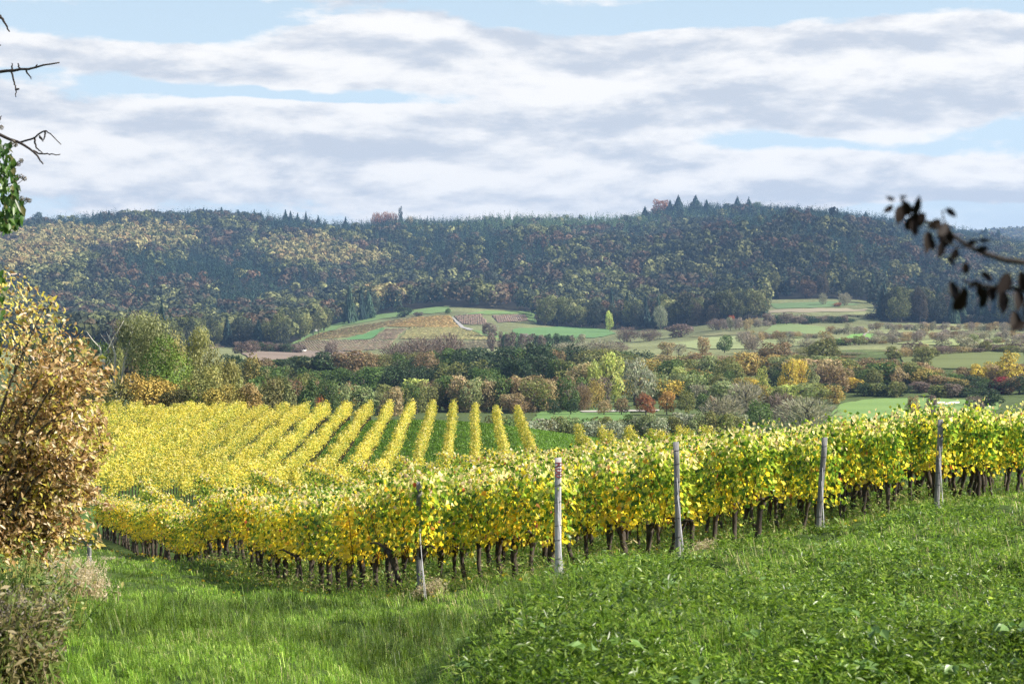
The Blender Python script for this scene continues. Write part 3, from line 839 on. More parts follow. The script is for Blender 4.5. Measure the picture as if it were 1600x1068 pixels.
# ------------------------------------------------------------------ posts
def post(px, d, top_y, wid, label, mat, lean=0.0, dep=.09, figures=None, wires=True, bands=True, sink=.3):
    X = xat(px, d); Z = gz(X, d); H = zat(top_y, d) - Z
    r = empty('vine_post', (X, d, Z), -.12)
    tag(r, label, 'post', 'end posts of the vine rows')
    mb = MB()
    g = np.random.default_rng(int(px))
    zz = np.linspace(-sink, H, 9)
    for q in range(8):
        pass
    n = len(zz); ww = wid / 2 * (1 + g.normal(0, .02, n)); dd = dep / 2
    b = .14
    ring = np.array([(-1, -1 + b), (-1 + b, -1), (1 - b, -1), (1, -1 + b), (1, 1 - b), (1 - b, 1), (-1 + b, 1), (-1, 1 - b)])
    v = np.empty((n, 8, 3)); xo = lean * zz + (g.normal(0, .004, n))
    for q in range(8):
        v[:, q, 0] = xo + ring[q, 0] * ww; v[:, q, 1] = ring[q, 1] * dd; v[:, q, 2] = zz
    i = np.arange(n - 1)[:, None] * 8; j = np.arange(8)[None]
    f = np.stack([i + j, i + (j + 1) % 8, i + 8 + (j + 1) % 8, i + 8 + j], -1).reshape(-1, 4)
    mb.add(v.reshape(-1, 3), [f, np.array([[(n - 1) * 8 + q for q in range(8)]])])
    link('shaft', mb.mesh('post_shaft', mat), r)
    if bands:
        for z in np.linspace(.55, H - .12, 6) + g.normal(0, .03, 6):
            wb = MB(); c = lean * z
            w2, d2 = wid / 2 + .004, dep / 2 + .004
            tube(wb, [(c - w2, -d2, z - .012), (c + w2, -d2, z + .012), (c + w2, d2, z), (c - w2, d2, z), (c - w2, -d2, z - .012)], .0035, 4)
            link('tie_wire', wb.mesh('tie_wire', M_IRON), r)
    if wires:
        ax, ay = xat(px + 26, d - 1.4) - X, -1.4
        az_ = float(height([X + ax], [d + ay])[0]) + ZC - Z
        for dz in (0, .25):
            wm = MB(); tube(wm, [(lean * (H * .72 - dz), -dep / 2, H * .72 - dz), (ax * .95 + dz * .1, ay * .9, az_)], .005, 4)
            link('anchor_wire', wm.mesh('anchor_wire', M_WIRE), r)
    if figures:
        cu = bpy.data.curves.new('figures', 'FONT'); cu.body = figures; cu.size = .15; cu.extrude = .0015; cu.align_x = 'LEFT'; cu.align_y = 'CENTER'
        to = bpy.data.objects.new('figures', cu); COL.objects.link(to)
        bpy.context.view_layer.update()
        me = bpy.data.meshes.new_from_object(to); bpy.data.objects.remove(to)
        me.materials.clear(); me.materials.append(M_RED)
        fo = link('figures', me, r)
        fo.location = (.012, -dep / 2 - .004, H - .05); fo.rotation_euler = (R(90), R(90), 0)
    return r
post(655, 30.15, 752, .075, 'short weathered post half hidden in green leaves, ending the nearest row', M_POSTG, 0, .08, None, True, True)
post(872, 29.3, 715, .088, 'white concrete post with red figures near its top', M_POSTW, .0, .09, 'R00')
post(1060, 31.4, 690, .09, 'tall straight grey post with dark tie wires, right of the white one', M_POSTG, -.015, .10)
post(1276, 37.0, 683, .10, 'weathered grey post leaning right, left of the thin dark stake', M_POSTG, .075, .11)
post(1463, 40.6, 655, .105, 'tall weathered post leaning slightly right, rightmost of the posts', M_POSTG, .045, .11)
r = post(1312, 39.5, 736, .045, 'thin dark metal stake between the two leaning posts', M_IRON, 0, .04, None, False, False)
r = post(139, 40, 850, .075, 'short pale fence stake beside the brown-leaved tree', M_POSTG, .02, .06, None, False, False)
r['group'] = ''; del r['group']

# ------------------------------------------------------------------ grass and weeds
def frustum_pts(n, dmin, dmax, g, pxlo=-120, pxhi=1720, power=1.0):
    d = np.exp(g.uniform(math.log(dmin), math.log(dmax), int(n)))
    px = g.uniform(pxlo, pxhi, int(n))
    return xat(px, d), d
def build_grass():
    g = np.random.default_rng(31)
    TX, TD = frustum_pts(44000, 8.2, 64, g)
    cl = fbm(TX * 1.3, TD * 1.3, 61, 3)
    keep = g.random(len(TX)) < np.clip(.45 + 1.3 * (cl - .3), .25, 1)
    TX, TD = TX[keep], TD[keep]
    keep = g.random(len(TX)) < 1 - .30 * sstep(-.3, .9, TX - bank_foot(TD)) * (TD < 44)
    TX, TD = TX[keep], TD[keep]
    nb = 18; nt_ = len(TX)
    tang = g.uniform(0, 6.28, nt_); tlen = np.exp(g.normal(0, .28, nt_)); ttone = np.exp(g.normal(0, .27, nt_)); tk = np.repeat(np.arange(nt_), nb)
    spread = np.maximum(.05, TD * .0035)
    oa = g.uniform(0, 6.28, nt_ * nb); orr = np.sqrt(g.random(nt_ * nb)) * spread[tk]
    X = TX[tk] + np.cos(oa) * orr; Dd = TD[tk] + np.sin(oa) * orr
    bank = sstep(-.3, .6, X - bank_foot(Dd)) * (Dd < 44)
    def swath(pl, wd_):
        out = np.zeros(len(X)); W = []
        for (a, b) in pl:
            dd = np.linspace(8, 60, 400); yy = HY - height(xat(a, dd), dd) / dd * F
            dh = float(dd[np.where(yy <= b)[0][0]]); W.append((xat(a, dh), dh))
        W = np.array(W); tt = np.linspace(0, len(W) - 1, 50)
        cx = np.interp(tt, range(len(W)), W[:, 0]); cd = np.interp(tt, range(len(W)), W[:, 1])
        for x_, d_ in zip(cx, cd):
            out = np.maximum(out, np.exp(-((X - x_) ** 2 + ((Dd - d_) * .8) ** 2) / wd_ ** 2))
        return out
    shade_streak = np.maximum(swath([(285, 965), (400, 952), (540, 950), (640, 940)], .55), swath([(590, 1050), (640, 1008), (720, 978), (860, 938)], .6))  # ground shadow streaks, put in as longer grass with darkened colour
    shade_streak = np.maximum(shade_streak, .7 * swath([(215, 985), (330, 1000), (420, 1015)], .5)) * np.clip(.3 + 1.3 * fbm(X / .7, Dd / .7, 66, 2), 0, 1)
    n = len(X); z = height(X, Dd) + ZC
    path = np.exp(-((PX0 + F * X / Dd - 330) / 190) ** 2)
    tall = np.clip(fbm(X / 1.1, Dd / 1.1, 62, 3) * 1.5 - .35, 0.15, 1)
    u = X * PER[0] + Dd * PER[1]
    under = sstep(5.8, 6.8, u)
    L = (.05 + .10 * tall) * g.uniform(.5, 1.3, n) * tlen[tk] * (1 + 1.3 * shade_streak + .25 * bank + .6 * under * (g.random(n) < .35))
    wd = np.maximum(.0038, Dd * .00025) * g.uniform(.7, 1.4, n)
    ang = oa + g.normal(0, .7, n); bend = g.uniform(.5, 1.5, n)
    lean = np.c_[np.cos(ang), np.sin(ang)] * (bend * L * .75)[:, None] + np.array([-.02, -.01])
    side = np.c_[-np.sin(ang + g.normal(0, .6, n)), np.cos(ang)] 
    side = unit(side) * wd[:, None] / 2
    v = np.empty((n, 5, 3))
    v[:, 0, :2] = np.c_[X, Dd] - side; v[:, 1, :2] = np.c_[X, Dd] + side
    v[:, 0, 2] = v[:, 1, 2] = z - .03
    m = np.c_[X, Dd] + lean * .35
    v[:, 2, :2] = m + side * .8; v[:, 3, :2] = m - side * .8
    v[:, 2, 2] = v[:, 3, 2] = z + L * .62
    v[:, 4, :2] = np.c_[X, Dd] + lean; v[:, 4, 2] = z + L * (1.0 - .42 * bend)
    pal = np.array([(0.145, 0.255, 0.026), (0.20, 0.32, 0.04), (0.085, 0.17, 0.02), (0.31, 0.40, 0.09), (0.50, 0.45, 0.24)])
    dry = np.clip(.02 + .13 * under + .10 * (fbm(X / 2.5, Dd / 2.5, 63, 2) - .45), .01, .5)
    r = g.random(n)
    c = 1.12 * pal[g.choice(4, n, p=[.38, .30, .21, .11])]
    c = np.where((r < dry)[:, None], pal[4], c)
    lum = ((.50 + 1.0 * fbm(X / 1.9, Dd / 2.6, 64, 3)) * (1 - .55 * shade_streak))[:, None]  # blade colour darkened along the painted shadow streaks
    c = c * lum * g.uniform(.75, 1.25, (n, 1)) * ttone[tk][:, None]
    i = np.arange(n)[:, None] * 5
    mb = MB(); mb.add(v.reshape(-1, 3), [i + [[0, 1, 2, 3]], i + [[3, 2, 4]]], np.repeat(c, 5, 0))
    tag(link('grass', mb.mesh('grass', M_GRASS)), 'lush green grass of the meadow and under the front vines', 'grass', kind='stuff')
    # grass in the lanes between the far rows
    mb = MB(); n = 60000
    X = g.uniform(-16, 14, n); Dd = g.uniform(95, 192, n); z = height(X, Dd) + ZC
    leaves(mb, np.c_[X, Dd, z + .06], np.c_[g.normal(0, 1, (n, 2)), g.normal(.6, .3, n)], .28, .09, np.array([(0.15, 0.29, 0.035), (0.20, 0.36, 0.05), (0.11, 0.21, 0.03)])[g.integers(0, 3, n)] * g.uniform(.75, 1.2, (n, 1)), g, T=np.c_[g.normal(0, .4, (n, 2)), np.ones(n)])
    tag(link('grass', mb.mesh('lane_grass', M_GRASS)), 'green grass growing in the lanes between the far vine rows', 'grass', kind='stuff')
build_grass()

def fallen_leaves():
    g = np.random.default_rng(34); n = 2600
    k = g.integers(0, 6, n); s_ = g.uniform(-1.5, 40, n) ** 1.0
    u = np.array([r_[0] for r_ in ROWS])[k] - np.abs(g.normal(0, 1.0, n)); t0 = np.array([r_[1] for r_ in ROWS])[k]
    X = (u - t0 * PER[1]) / PER[0] + DIR[0] * s_; Dd = t0 + DIR[1] * s_; z = height(X, Dd) + ZC
    leaves(MBF, np.c_[X, Dd, z + g.uniform(.02, .10, n)], np.c_[g.normal(0, .5, (n, 2)), np.ones(n)], g.uniform(.05, .10, n), g.uniform(.04, .08, n), YEL[g.integers(0, 5, n)] * g.uniform(.6, 1.1, (n, 1)), g)
    tag(link('fallen_leaves', MBF.mesh('fallen_leaves', M_GRASS)), 'fallen yellow leaves scattered in the grass below the vines', 'leaves', kind='stuff')
MBF = MB(); fallen_leaves()

def build_weeds():
    g = np.random.default_rng(32)
    X, Dd = frustum_pts(46000, 8.3, 48, g)
    b = X - bank_foot(Dd)
    pr = sstep(.0, 1.4, b) * (.22 + .75 * sstep(.42, .58, fbm(X * .9, Dd * .9, 71, 3)))
    k = g.random(len(X)) < np.clip(pr * (1 + .5 * sstep(14, 22, Dd)), 0, 1)
    X, Dd = X[k], Dd[k]; n = len(X); z = height(X, Dd) + ZC
    H = (.03 + .46 * fbm(X / .9, Dd / .9, 72, 3) ** 1.7) * g.uniform(.6, 1.25, n) * (1 - .35 * sstep(20, 28, Dd))
    tone = (.55 + .95 * fbm(X / 1.3, Dd / 1.3, 74, 3))[:, None]
    mb = MB()
    for q in range(11):
        h = g.uniform(.25, 1.05, n); a = g.uniform(0, 2 * np.pi, n)
        ln = g.uniform(.03, .075, n) * (1.1 - .35 * h) * (1 + np.clip(Dd - 13, 0, 30) / 24); out = ln * .55
        P = np.c_[X + np.cos(a) * out, Dd + np.sin(a) * out, z + H * h + .02]
        T = np.c_[np.cos(a), np.sin(a), g.normal(.15, .45, n)]
        N = np.c_[-np.cos(a) * .5 + g.normal(0, .55, n), -np.sin(a) * .5 + g.normal(0, .55, n), np.ones(n)]
        c = np.array([(0.11, 0.19, 0.02), (0.17, 0.275, 0.03), (0.055, 0.115, 0.015), (0.30, 0.40, 0.07)])[g.choice(4, n, p=[.38, .3, .22, .10])] * g.uniform(.75, 1.25, (n, 1)) * tone
        leaves(mb, P, N, ln, ln * g.uniform(.2, .4, n), c, g, T=T, fold=.18)
    # broad pale leaves here and there
    s = g.choice(n, 160, replace=False)
    for q in range(4):
        a = g.uniform(0, 2 * np.pi, 160)
        leaves(mb, np.c_[X[s] + np.cos(a) * .07, Dd[s] + np.sin(a) * .07, z[s] + H[s] * .9 + .03], np.c_[g.normal(0, .4, (160, 2)), np.ones(160)], .085, .05, np.array((0.20, 0.33, 0.10)), g, T=np.c_[np.cos(a), np.sin(a), np.zeros(160)])
    tag(link('weeds', mb.mesh('weeds', M_WEED)), 'leafy dark green weeds covering the bank on the right', 'weeds', kind='stuff')
    # taller herbs among the vine stems
    mb = MB()
    n = 5200; s_ = g.uniform(-.5, 26, n); kk = g.integers(0, 8, n)
    uu = np.array([r_[0] for r_ in ROWS])[kk] + g.normal(0, .28, n); t0 = np.array([r_[1] for r_ in ROWS])[kk]
    X0 = (uu - t0 * PER[1]) / PER[0]; X = X0 + DIR[0] * s_; Dd = t0 + DIR[1] * s_; z = height(X, Dd) + ZC
    H = g.uniform(.12, .5, n)
    for q in range(7):
        a = g.uniform(0, 2 * np.pi, n); h = g.random(n)
        c = np.array([(0.14, 0.24, 0.045), (0.22, 0.31, 0.06), (0.32, 0.33, 0.12), (0.44, 0.38, 0.20)])[g.choice(4, n, p=[.42, .32, .16, .10])] * g.uniform(.8, 1.2, (n, 1))
        leaves(mb, np.c_[X + np.cos(a) * .05, Dd + np.sin(a) * .05, z + H * h], np.c_[g.normal(0, .6, (n, 2)), np.ones(n)], g.uniform(.06, .13, n), .028, c, g, T=np.c_[np.cos(a) * .5, np.sin(a) * .5, np.ones(n) * .7])
    tag(link('weeds', mb.mesh('stem_weeds', M_GRASS)), 'tall thin herbs growing between the vine stems', 'weeds', kind='stuff')
build_weeds()

# ------------------------------------------------------------------ trees: unit crowns (height 1, width 1) reused at each tree's own size and colour
def crown_pts(lobes, n, g, shell=.35):
    lo = np.asarray(lobes, float); vol = (lo[:, 3] * lo[:, 4] * lo[:, 5]) ** (2 / 3)
    k = g.choice(len(lo), n, p=vol / vol.sum())
    d = unit(g.normal(size=(n, 3))); r = (1 - shell * g.random(n) ** 1.5)
    r = r * (1 + g.normal(0, .07, n))
    P = lo[k, :3] + d * lo[k, 3:6] * r[:, None]
    N = unit(d / lo[k, 3:6])
    inside_ = np.zeros(n, bool)
    for q, L in enumerate(lo):
        e = ((P - L[:3]) / L[3:6]); inside_ |= ((e ** 2).sum(1) < .42) & (k != q)
    return P[~inside_], N[~inside_], k[~inside_]

def make_crown(name, lobes, n, leaf, g, var=.22, shell=.35, mat=None, droop=0.0, jit=.55):
    P, N, k = crown_pts(lobes, n, g, shell)
    m = len(P); lv = 1 + g.normal(0, var * .7, len(lobes))
    c = (lv[k] * g.uniform(1 - var, 1 + var, m))[:, None] * (1 + g.normal(0, .05, (m, 3)))
    T = None
    if droop: T = np.c_[g.normal(0, .35, (m, 2)), -np.ones(m)]
    mb = MB()
    leaves(mb, P, N + g.normal(0, jit, (m, 3)), leaf * g.uniform(.6, 1.4, m) * (1.8 if droop else 1), leaf * g.uniform(.5, .9, m) * (.7 if droop else 1), np.clip(c, .3, 1.8), g, T=T)
    return mb.mesh(name, mat or M_TREE)

def lobes_round(g, nl=12, base=.06, flat=1.0):
    L = [(0, 0, .52, .33, .33, .40)]
    for i in range(nl):
        a = g.uniform(0, 6.28); h = g.uniform(base + .14, .86); rad = .32 * math.sqrt(max(.05, 1 - ((h - .5) / .48) ** 2)) * g.uniform(.75, 1.05)
        s = g.uniform(.12, .21)
        L.append((math.cos(a) * rad, math.sin(a) * rad, h, s, s, s * g.uniform(.8, 1.1)))
    return L
def lobes_column(g):
    L = []
    for i in range(16):
        h = .1 + .86 * i / 15; w = .30 * math.sin(min(1, .25 + h * .9) * 3.0) ** .6 if h < .98 else .1
        w = max(.10, .34 * (1 - abs(h - .5) ** 2 * 2.4)); a = g.uniform(0, 6.28)
        L.append((math.cos(a) * w * .55, math.sin(a) * w * .55, h * .95, w * .62, w * .62, .10))
    return L
def lobes_willow(g):
    L = []
    for i in range(15):
        a = g.uniform(0, 6.28); h = g.uniform(.25, .85); rad = .34 * math.sqrt(max(.06, 1 - ((h - .45) / .5) ** 2)) * g.uniform(.6, 1)
        L.append((math.cos(a) * rad, math.sin(a) * rad, h, .16, .16, .20))
    L.append((0, 0, .5, .34, .34, .40))
    return L
def make_conifer(name, g, n=420, mat=None):
    mb = MB()
    h = 1 - np.sqrt(g.random(n)) * .93; a = g.uniform(0, 6.28, n)
    tier = (h * 13) % 1.0
    rad = (1 - h) * .5 * (.62 + .38 * (1 - tier)) * g.uniform(.75, 1.05, n)
    P = np.c_[np.cos(a) * rad, np.sin(a) * rad, h]
    N = np.c_[np.cos(a) * .8, np.sin(a) * .8, np.full(n, .8)] + g.normal(0, .35, (n, 3))
    T = np.c_[np.cos(a), np.sin(a), np.full(n, -.35)]
    c = np.repeat((g.uniform(.7, 1.3, n))[:, None], 3, 1)
    leaves(mb, P, N, .12 + .16 * (1 - h), .07 + .05 * (1 - h), c, g, T=T)
    return mb.mesh(name, mat or M_TREE)
def make_bare(name, g, n=900):
    """a twiggy crown that has lost its leaves: hundreds of fine shoots"""
    mb = MB()
    d = unit(g.normal(size=(n, 3)))
    r = g.random(n) ** .5
    P = np.c_[d[:, 0] * r * .46, d[:, 1] * r * .46, .46 + d[:, 2] * r * .46]
    T = unit(np.c_[d[:, 0], d[:, 1], abs(d[:, 2]) + .7] + g.normal(0, .3, (n, 3)))
    c = np.repeat(g.uniform(.7, 1.35, n)[:, None], 3, 1)
    leaves(mb, P, np.cross(T, g.normal(size=(n, 3))), g.uniform(.10, .20, n), g.uniform(.012, .03, n), c, g, T=T)
    k = g.integers(0, n, n // 3)
    leaves(mb, P[k] + g.normal(0, .03, (len(k), 3)), g.normal(size=(len(k), 3)) + np.array([0, 0, .6]), .05, .03, c[k] * 1.15, g)
    return mb.mesh(name, M_TREE)
def make_trunk(name, mat, g, top=.55, r=.035, limbs=5):
    mb = MB()
    z = np.linspace(-.05, top, 5)
    tube(mb, np.c_[np.cumsum(g.normal(0, .008, 5)), np.cumsum(g.normal(0, .008, 5)), z], np.linspace(r, r * .5, 5), 6)
    for i in range(limbs):
        a = g.uniform(0, 6.28); z0 = g.uniform(.22, top); L = g.uniform(.2, .32)
        tube(mb, [(0, 0, z0), (math.cos(a) * L * .5, math.sin(a) * L * .5, z0 + L * .4), (math.cos(a) * L, math.sin(a) * L, z0 + L)], [r * .5, r * .32, r * .12], 5)
    return mb.mesh(name, mat)
gp = np.random.default_rng(88)
PROTO = {
    'round': [make_crown('round_crown', lobes_round(gp), 1900, .062, gp) for _ in range(4)],
    'bush': [make_crown('bush_crown', lobes_round(gp, 11, -.08), 1500, .075, gp) for _ in range(3)],
    'loose': [make_crown('loose_crown', lobes_round(gp, 15), 1300, .066, gp, .28, .55, jit=.8) for _ in range(3)],
    'column': [make_crown('column_crown', lobes_column(gp), 1500, .06, gp) for _ in range(3)],
    'willow': [make_crown('willow_crown', lobes_willow(gp), 2200, .05, gp, .2, .45, None, .6) for _ in range(2)],
    'conifer': [make_conifer('conifer_crown', gp) for _ in range(3)],
    'bare': [make_bare('bare_crown', gp) for _ in range(3)],
}
TRUNKS = [make_trunk('tree_trunk', M_TRUNK, gp) for _ in range(3)]
gt = np.random.default_rng(17)
def tree(px, top_y, w, d, kind, col, label, group=None, name='tree', cat='tree', foot=None, minh=1.2):
    X = xat(px, d); Z = gz(X, d)
    H = max(minh, (zat(top_y, d) - Z)); Wd = w / F * d
    r = empty(name, (X, d, Z), gt.uniform(0, 6.28))
    r.scale = (Wd, Wd, H)
    tag(r, label, cat, group)
    tr = link('trunk', TRUNKS[gt.integers(0, 3)], r)
    cr = link('crown', PROTO[kind][gt.integers(0, len(PROTO[kind]))], r)
    v = gt.uniform(.9, 1.1)
    v *= 1.28; cr.color = (col[0] * v, col[1] * v * gt.uniform(.97, 1.07), col[2] * v, 1)
    return r
# colours (what the leaves themselves are)
C = dict(dark=(.040, .062, .028), green=(.075, .115, .032), olive=(.14, .145, .05), pale=(.25, .27, .09), ygreen=(.34, .37, .11), gold=(.39, .30, .06), orange=(.30, .175, .055),
         rust=(.22, .095, .045), brown=(.19, .135, .075), tan=(.29, .225, .125), purple=(.145, .11, .095), grey=(.22, .21, .15), sage=(.185, .21, .095), red=(.20, .035, .04), redor=(.42, .13, .05),
         pine=(.022, .045, .032), ochre=(.26, .20, .065), blue=(.03, .05, .04), silver=(.235, .25, .175), lilac=(.22, .185, .16))
WORD = dict(dark='dark green', green='green', olive='olive', pale='pale green', ygreen='yellow-green', gold='golden', orange='orange', rust='rust red', brown='brown', tan='tan', purple='purple-brown',
            grey='grey-green', sage='sage green', red='dark red', redor='red-orange', pine='blackish green', ochre='ochre', blue='blue-green', silver='silvery', lilac='pale purplish')

# --- trees close behind the vineyard on the left are built below as single trees of their own
# --- named, recognisable trees of the valley
SPECIAL = [
    (500, 613, 30, 470, 'bush', 'redor', 'small red-orange tree left of the two orange ones behind the vineyard'),
    (520, 598, 34, 478, 'round', 'orange', 'round bright orange tree behind the vineyard edge'),
    (549, 603, 38, 474, 'bush', 'gold', 'round gold and green tree right of the bright orange one'),
    (590, 612, 40, 470, 'column', 'sage', 'pointed grey-green shrub right of the gold and green tree'),
    (950, 545, 58, 520, 'round', 'ygreen', 'tall pale yellow-green poplar standing above all valley trees'),
    (928, 562, 34, 518, 'round', 'ygreen', 'lower left stem of the tall yellow-green poplar clump'),
    (993, 560, 88, 530, 'willow', 'silver', 'big grey willow right of the tall poplar'),
    (866, 621, 28, 470, 'round', 'dark', 'dark round park tree, leftmost on the golf lawn'),
    (892, 622, 27, 472, 'round', 'dark', 'dark round park tree, second from the left on the lawn'),
    (944, 624, 30, 468, 'round', 'tan', 'tan oval park tree below the tall poplar'),
    (971, 620, 28, 470, 'round', 'brown', 'brown park tree below the grey willow'),
    (1009, 613, 40, 468, 'round', 'rust', 'stout dark park tree with a red-brown crown'),
    (1042, 608, 32, 470, 'round', 'orange', 'orange-brown oval park tree, right of the stout red-brown one'),
    (1073, 608, 34, 468, 'round', 'olive', 'olive park tree with orange tinge, right of the orange-brown one'),
    (1102, 614, 34, 472, 'round', 'green', 'green park tree at the right end of the lawn row'),
    (1114, 618, 24, 474, 'round', 'rust', 'small rust-tipped tree touching the last green park tree'),
    (1187, 624, 50, 395, 'round', 'green', 'dense dark tree with brown top among bare grey shrubs'),
    (1060, 570, 44, 570, 'bush', 'pale', 'pale grey-green rounded tree behind the golden trees'),
    (1110, 551, 36, 640, 'bush', 'sage', 'rounded sage tree at the top of the central wood'),
    (1040, 590, 70, 555, 'loose', 'gold', 'wide golden tree in the centre of the valley wood'),
    (1088, 574, 60, 575, 'loose', 'ochre', 'ochre-topped tree right of the wide golden one'),
    (1136, 566, 66, 585, 'round', 'olive', 'big olive tree on the right of the central wood'),
    (1160, 590, 44, 560, 'willow', 'sage', 'drooping sage tree below the big olive tree'),
    (1192, 572, 34, 560, 'column', 'ygreen', 'yellow-green narrow tree left of the golden pair'),
    (1232, 556, 40, 555, 'round', 'gold', 'bright golden tree, left of the golden pair on the right'),
    (1252, 561, 34, 560, 'round', 'gold', 'bright golden tree, right of the golden pair on the right'),
    (1270, 566, 34, 550, 'column', 'sage', 'pale upright poplar at the end of the golden pair'),
    (1216, 575, 34, 562, 'round', 'dark', 'dark tree between the narrow yellow one and the golden pair'),
    (1213, 532, 70, 690, 'round', 'brown', 'broad grey-brown tree above the golden pair'),
    (1286, 528, 62, 680, 'round', 'olive', 'broad olive tree right of the grey-brown one'),
    (1580, 547, 60, 590, 'column', 'gold', 'tall yellow-green tree at the right edge on the bank'),
    (1562, 588, 54, 575, 'bush', 'red', 'dark red bush under the tall yellow tree at right'),
    (1545, 606, 60, 520, 'bush', 'dark', 'dark bush at the right end of the fairway'),
    (1524, 617, 36, 470, 'round', 'purple', 'dark purple-brown round tree on the fairway'),
    (1427, 616, 26, 440, 'round', 'brown', 'small brown tree on the fairway, left of two'),
    (1453, 617, 26, 440, 'round', 'purple', 'small purplish tree on the fairway, right of two'),
    (1428, 632, 22, 420, 'bush', 'ochre', 'small yellowish bush below the fairway trees'),
    (1441, 543, 40, 655, 'bush', 'olive', 'rounded olive bush on the terrace edge'),
    (1512, 526, 40, 720, 'round', 'grey', 'round grey-brown tree on the upper terrace'),
    (1143, 491, 13, 1420, 'round', 'redor', 'tiny bright pinkish red tree in front of the forest'),
    (1032, 478, 30, 1440, 'willow', 'silver', 'pale silvery poplar against the dark forest'),
    (953, 485, 16, 1450, 'round', 'ygreen', 'small yellow tree before the central forest edge'),
    (518, 533, 26, 985, 'round', 'purple', 'dark purple round tree alone on the brown field edge'),
    (632, 479, 34, 1640, 'bush', 'dark', 'dark green thicket on the crown of the vineyard hill'),
    (654, 487, 20, 1635, 'bush', 'purple', 'low dark bush beside the hilltop thicket'),
    (700, 481, 12, 1630, 'round', 'green', 'small lone round tree at the top of the hill lane'),
    (765, 502, 34, 1380, 'bush', 'purple', 'bare purplish thicket between the reddish vineyards'),
    (660, 522, 86, 760, 'bare', 'purple', 'broad bare purple-brown thicket in front of the vineyard hill'),
    (700, 516, 60, 770, 'bare', 'purple', 'taller bare purple-brown tree right of the broad bare thicket'),
    (618, 532, 60, 750, 'bare', 'purple', 'lower bare purple-brown thicket on the left of the group'),
    (980, 508, 44, 1250, 'bare', 'purple', 'rounded bare purple tree behind the grey willow'),
    (1015, 512, 44, 1240, 'bare', 'purple', 'bare purple tree right of the rounded bare one'),
    (1065, 505, 56, 1250, 'bush', 'purple', 'wide purple-brown tree at the foot of the forest'),
    (1123, 496, 46, 1330, 'bare', 'purple', 'bare grey-purple trees left of the tiny red tree'),
    (940, 528, 60, 1000, 'bare', 'grey', 'grey bare thicket at the end of the long meadow'),
    (1130, 612, 84, 410, 'bare', 'grey', 'big bare grey shrub left of the dense dark tree'),
    (1165, 590, 70, 470, 'bare', 'grey', 'pale bare bush rising behind the big bare shrub'),
    (1262, 614, 118, 402, 'bare', 'grey', 'wide bare grey shrub right of the dense dark tree'),
    (1222, 608, 60, 430, 'bare', 'purple', 'bare purplish shrub between the dense dark tree and the wide grey shrub'),
    (1320, 455, 26, 1600, 'bare', 'grey', 'tall bare pale tree before the forest on the right clearing'),
    (1286, 455, 16, 1600, 'bare', 'grey', 'slim bare tree left of the tall pale one on the clearing'),
    (1308, 472, 18, 1580, 'bush', 'rust', 'small rusty bush at the foot of the tall bare tree')]
for (px, ty, w, d, kd, co, lb) in SPECIAL:
    nm = 'shrub' if kd in ('bush', 'bare') and 'tree' not in lb else 'tree'
    tree(px, ty, w, d, kd, C[co], lb, None, nm, nm)

def band(name, x0, x1, top, dist, width, cols, kinds, n, group, where, tj=7, seed=1, nm='tree', ang=0.0):
    """a belt of single trees between photo x0 and x1; the label counts along the belt from the left for each look"""
    n = int(n * (1.55 if dist[0][1] < 800 else 1.3)); g = np.random.default_rng(seed); xs = np.linspace(x0, x1, n) + g.normal(0, (x1 - x0) / n * .25, n)
    xs.sort(); cnt = {}
    for x in xs:
        co = cols[g.integers(0, len(cols))]; kd = kinds[g.integers(0, len(kinds))]
        cnt[co] = cnt.get(co, 0) + 1
        t = float(np.interp(x, [p[0] for p in top], [p[1] for p in top])) + g.normal(0, tj * .6)
        d = float(np.interp(x, [p[0] for p in dist], [p[1] for p in dist])) * g.uniform(.975, 1.025)
        nn = {'tree': 'fruit_tree' if d > 800 else 'woodland_tree', 'shrub': 'shrub', 'bush': 'bush'}[nm]
        tree(x, t, width * 1.2 * g.uniform(.7, 1.35), d, kd, C[co], f"{'bare ' if kd == 'bare' else ''}{WORD[co]} {nm} {where}, {ordinal(cnt[co])} such from left", group, nn, nn.replace('_', ' '))
band('', 360, 1000, [(360, 556), (420, 558), (520, 556), (600, 553), (700, 546), (780, 541), (860, 540), (930, 542), (1000, 548)], [(360, 640), (700, 690), (1000, 690)], 46, ['dark', 'dark', 'green', 'brown', 'olive'], ['round', 'loose', 'bush'], 26, 'dark belt behind the glade', 'in the back line of the dark wooded belt', 5, 101)
band('', 370, 880, [(370, 570), (440, 574), (560, 574), (650, 568), (760, 564), (840, 556), (880, 560)], [(370, 560), (880, 610)], 48, ['dark', 'dark', 'green', 'dark', 'green', 'olive'], ['round', 'loose', 'column'], 22, 'dark belt, front line', 'in the front line of the dark wooded belt', 8, 102)
band('', 390, 760, [(390, 588), (450, 585), (480, 592), (600, 600), (680, 596), (760, 586)], [(390, 360), (480, 450), (760, 500)], 36, ['olive', 'olive', 'green', 'tan', 'sage', 'brown'], ['loose', 'bush', 'column'], 19, 'low trees behind the vineyard edge', 'low behind the far vineyard edge', 9, 103)
band('', 640, 900, [(640, 596), (720, 590), (800, 588), (900, 588)], [(640, 500), (900, 500)], 42, ['olive', 'sage', 'green', 'brown', 'ygreen', 'tan'], ['loose', 'bush', 'bush', 'round'], 15, 'mixed wood above the straight rows', 'in the mixed wood above the straight vine rows', 9, 104)
band('', 800, 940, [(800, 622), (860, 600), (940, 590)], [(800, 480), (860, 515), (940, 500)], 34, ['tan', 'sage', 'brown', 'ochre', 'purple', 'olive'], ['loose', 'bush', 'bare'], 11, 'brownish bushes around the sand scar', 'near the pale sand scar', 8, 105, 'shrub')
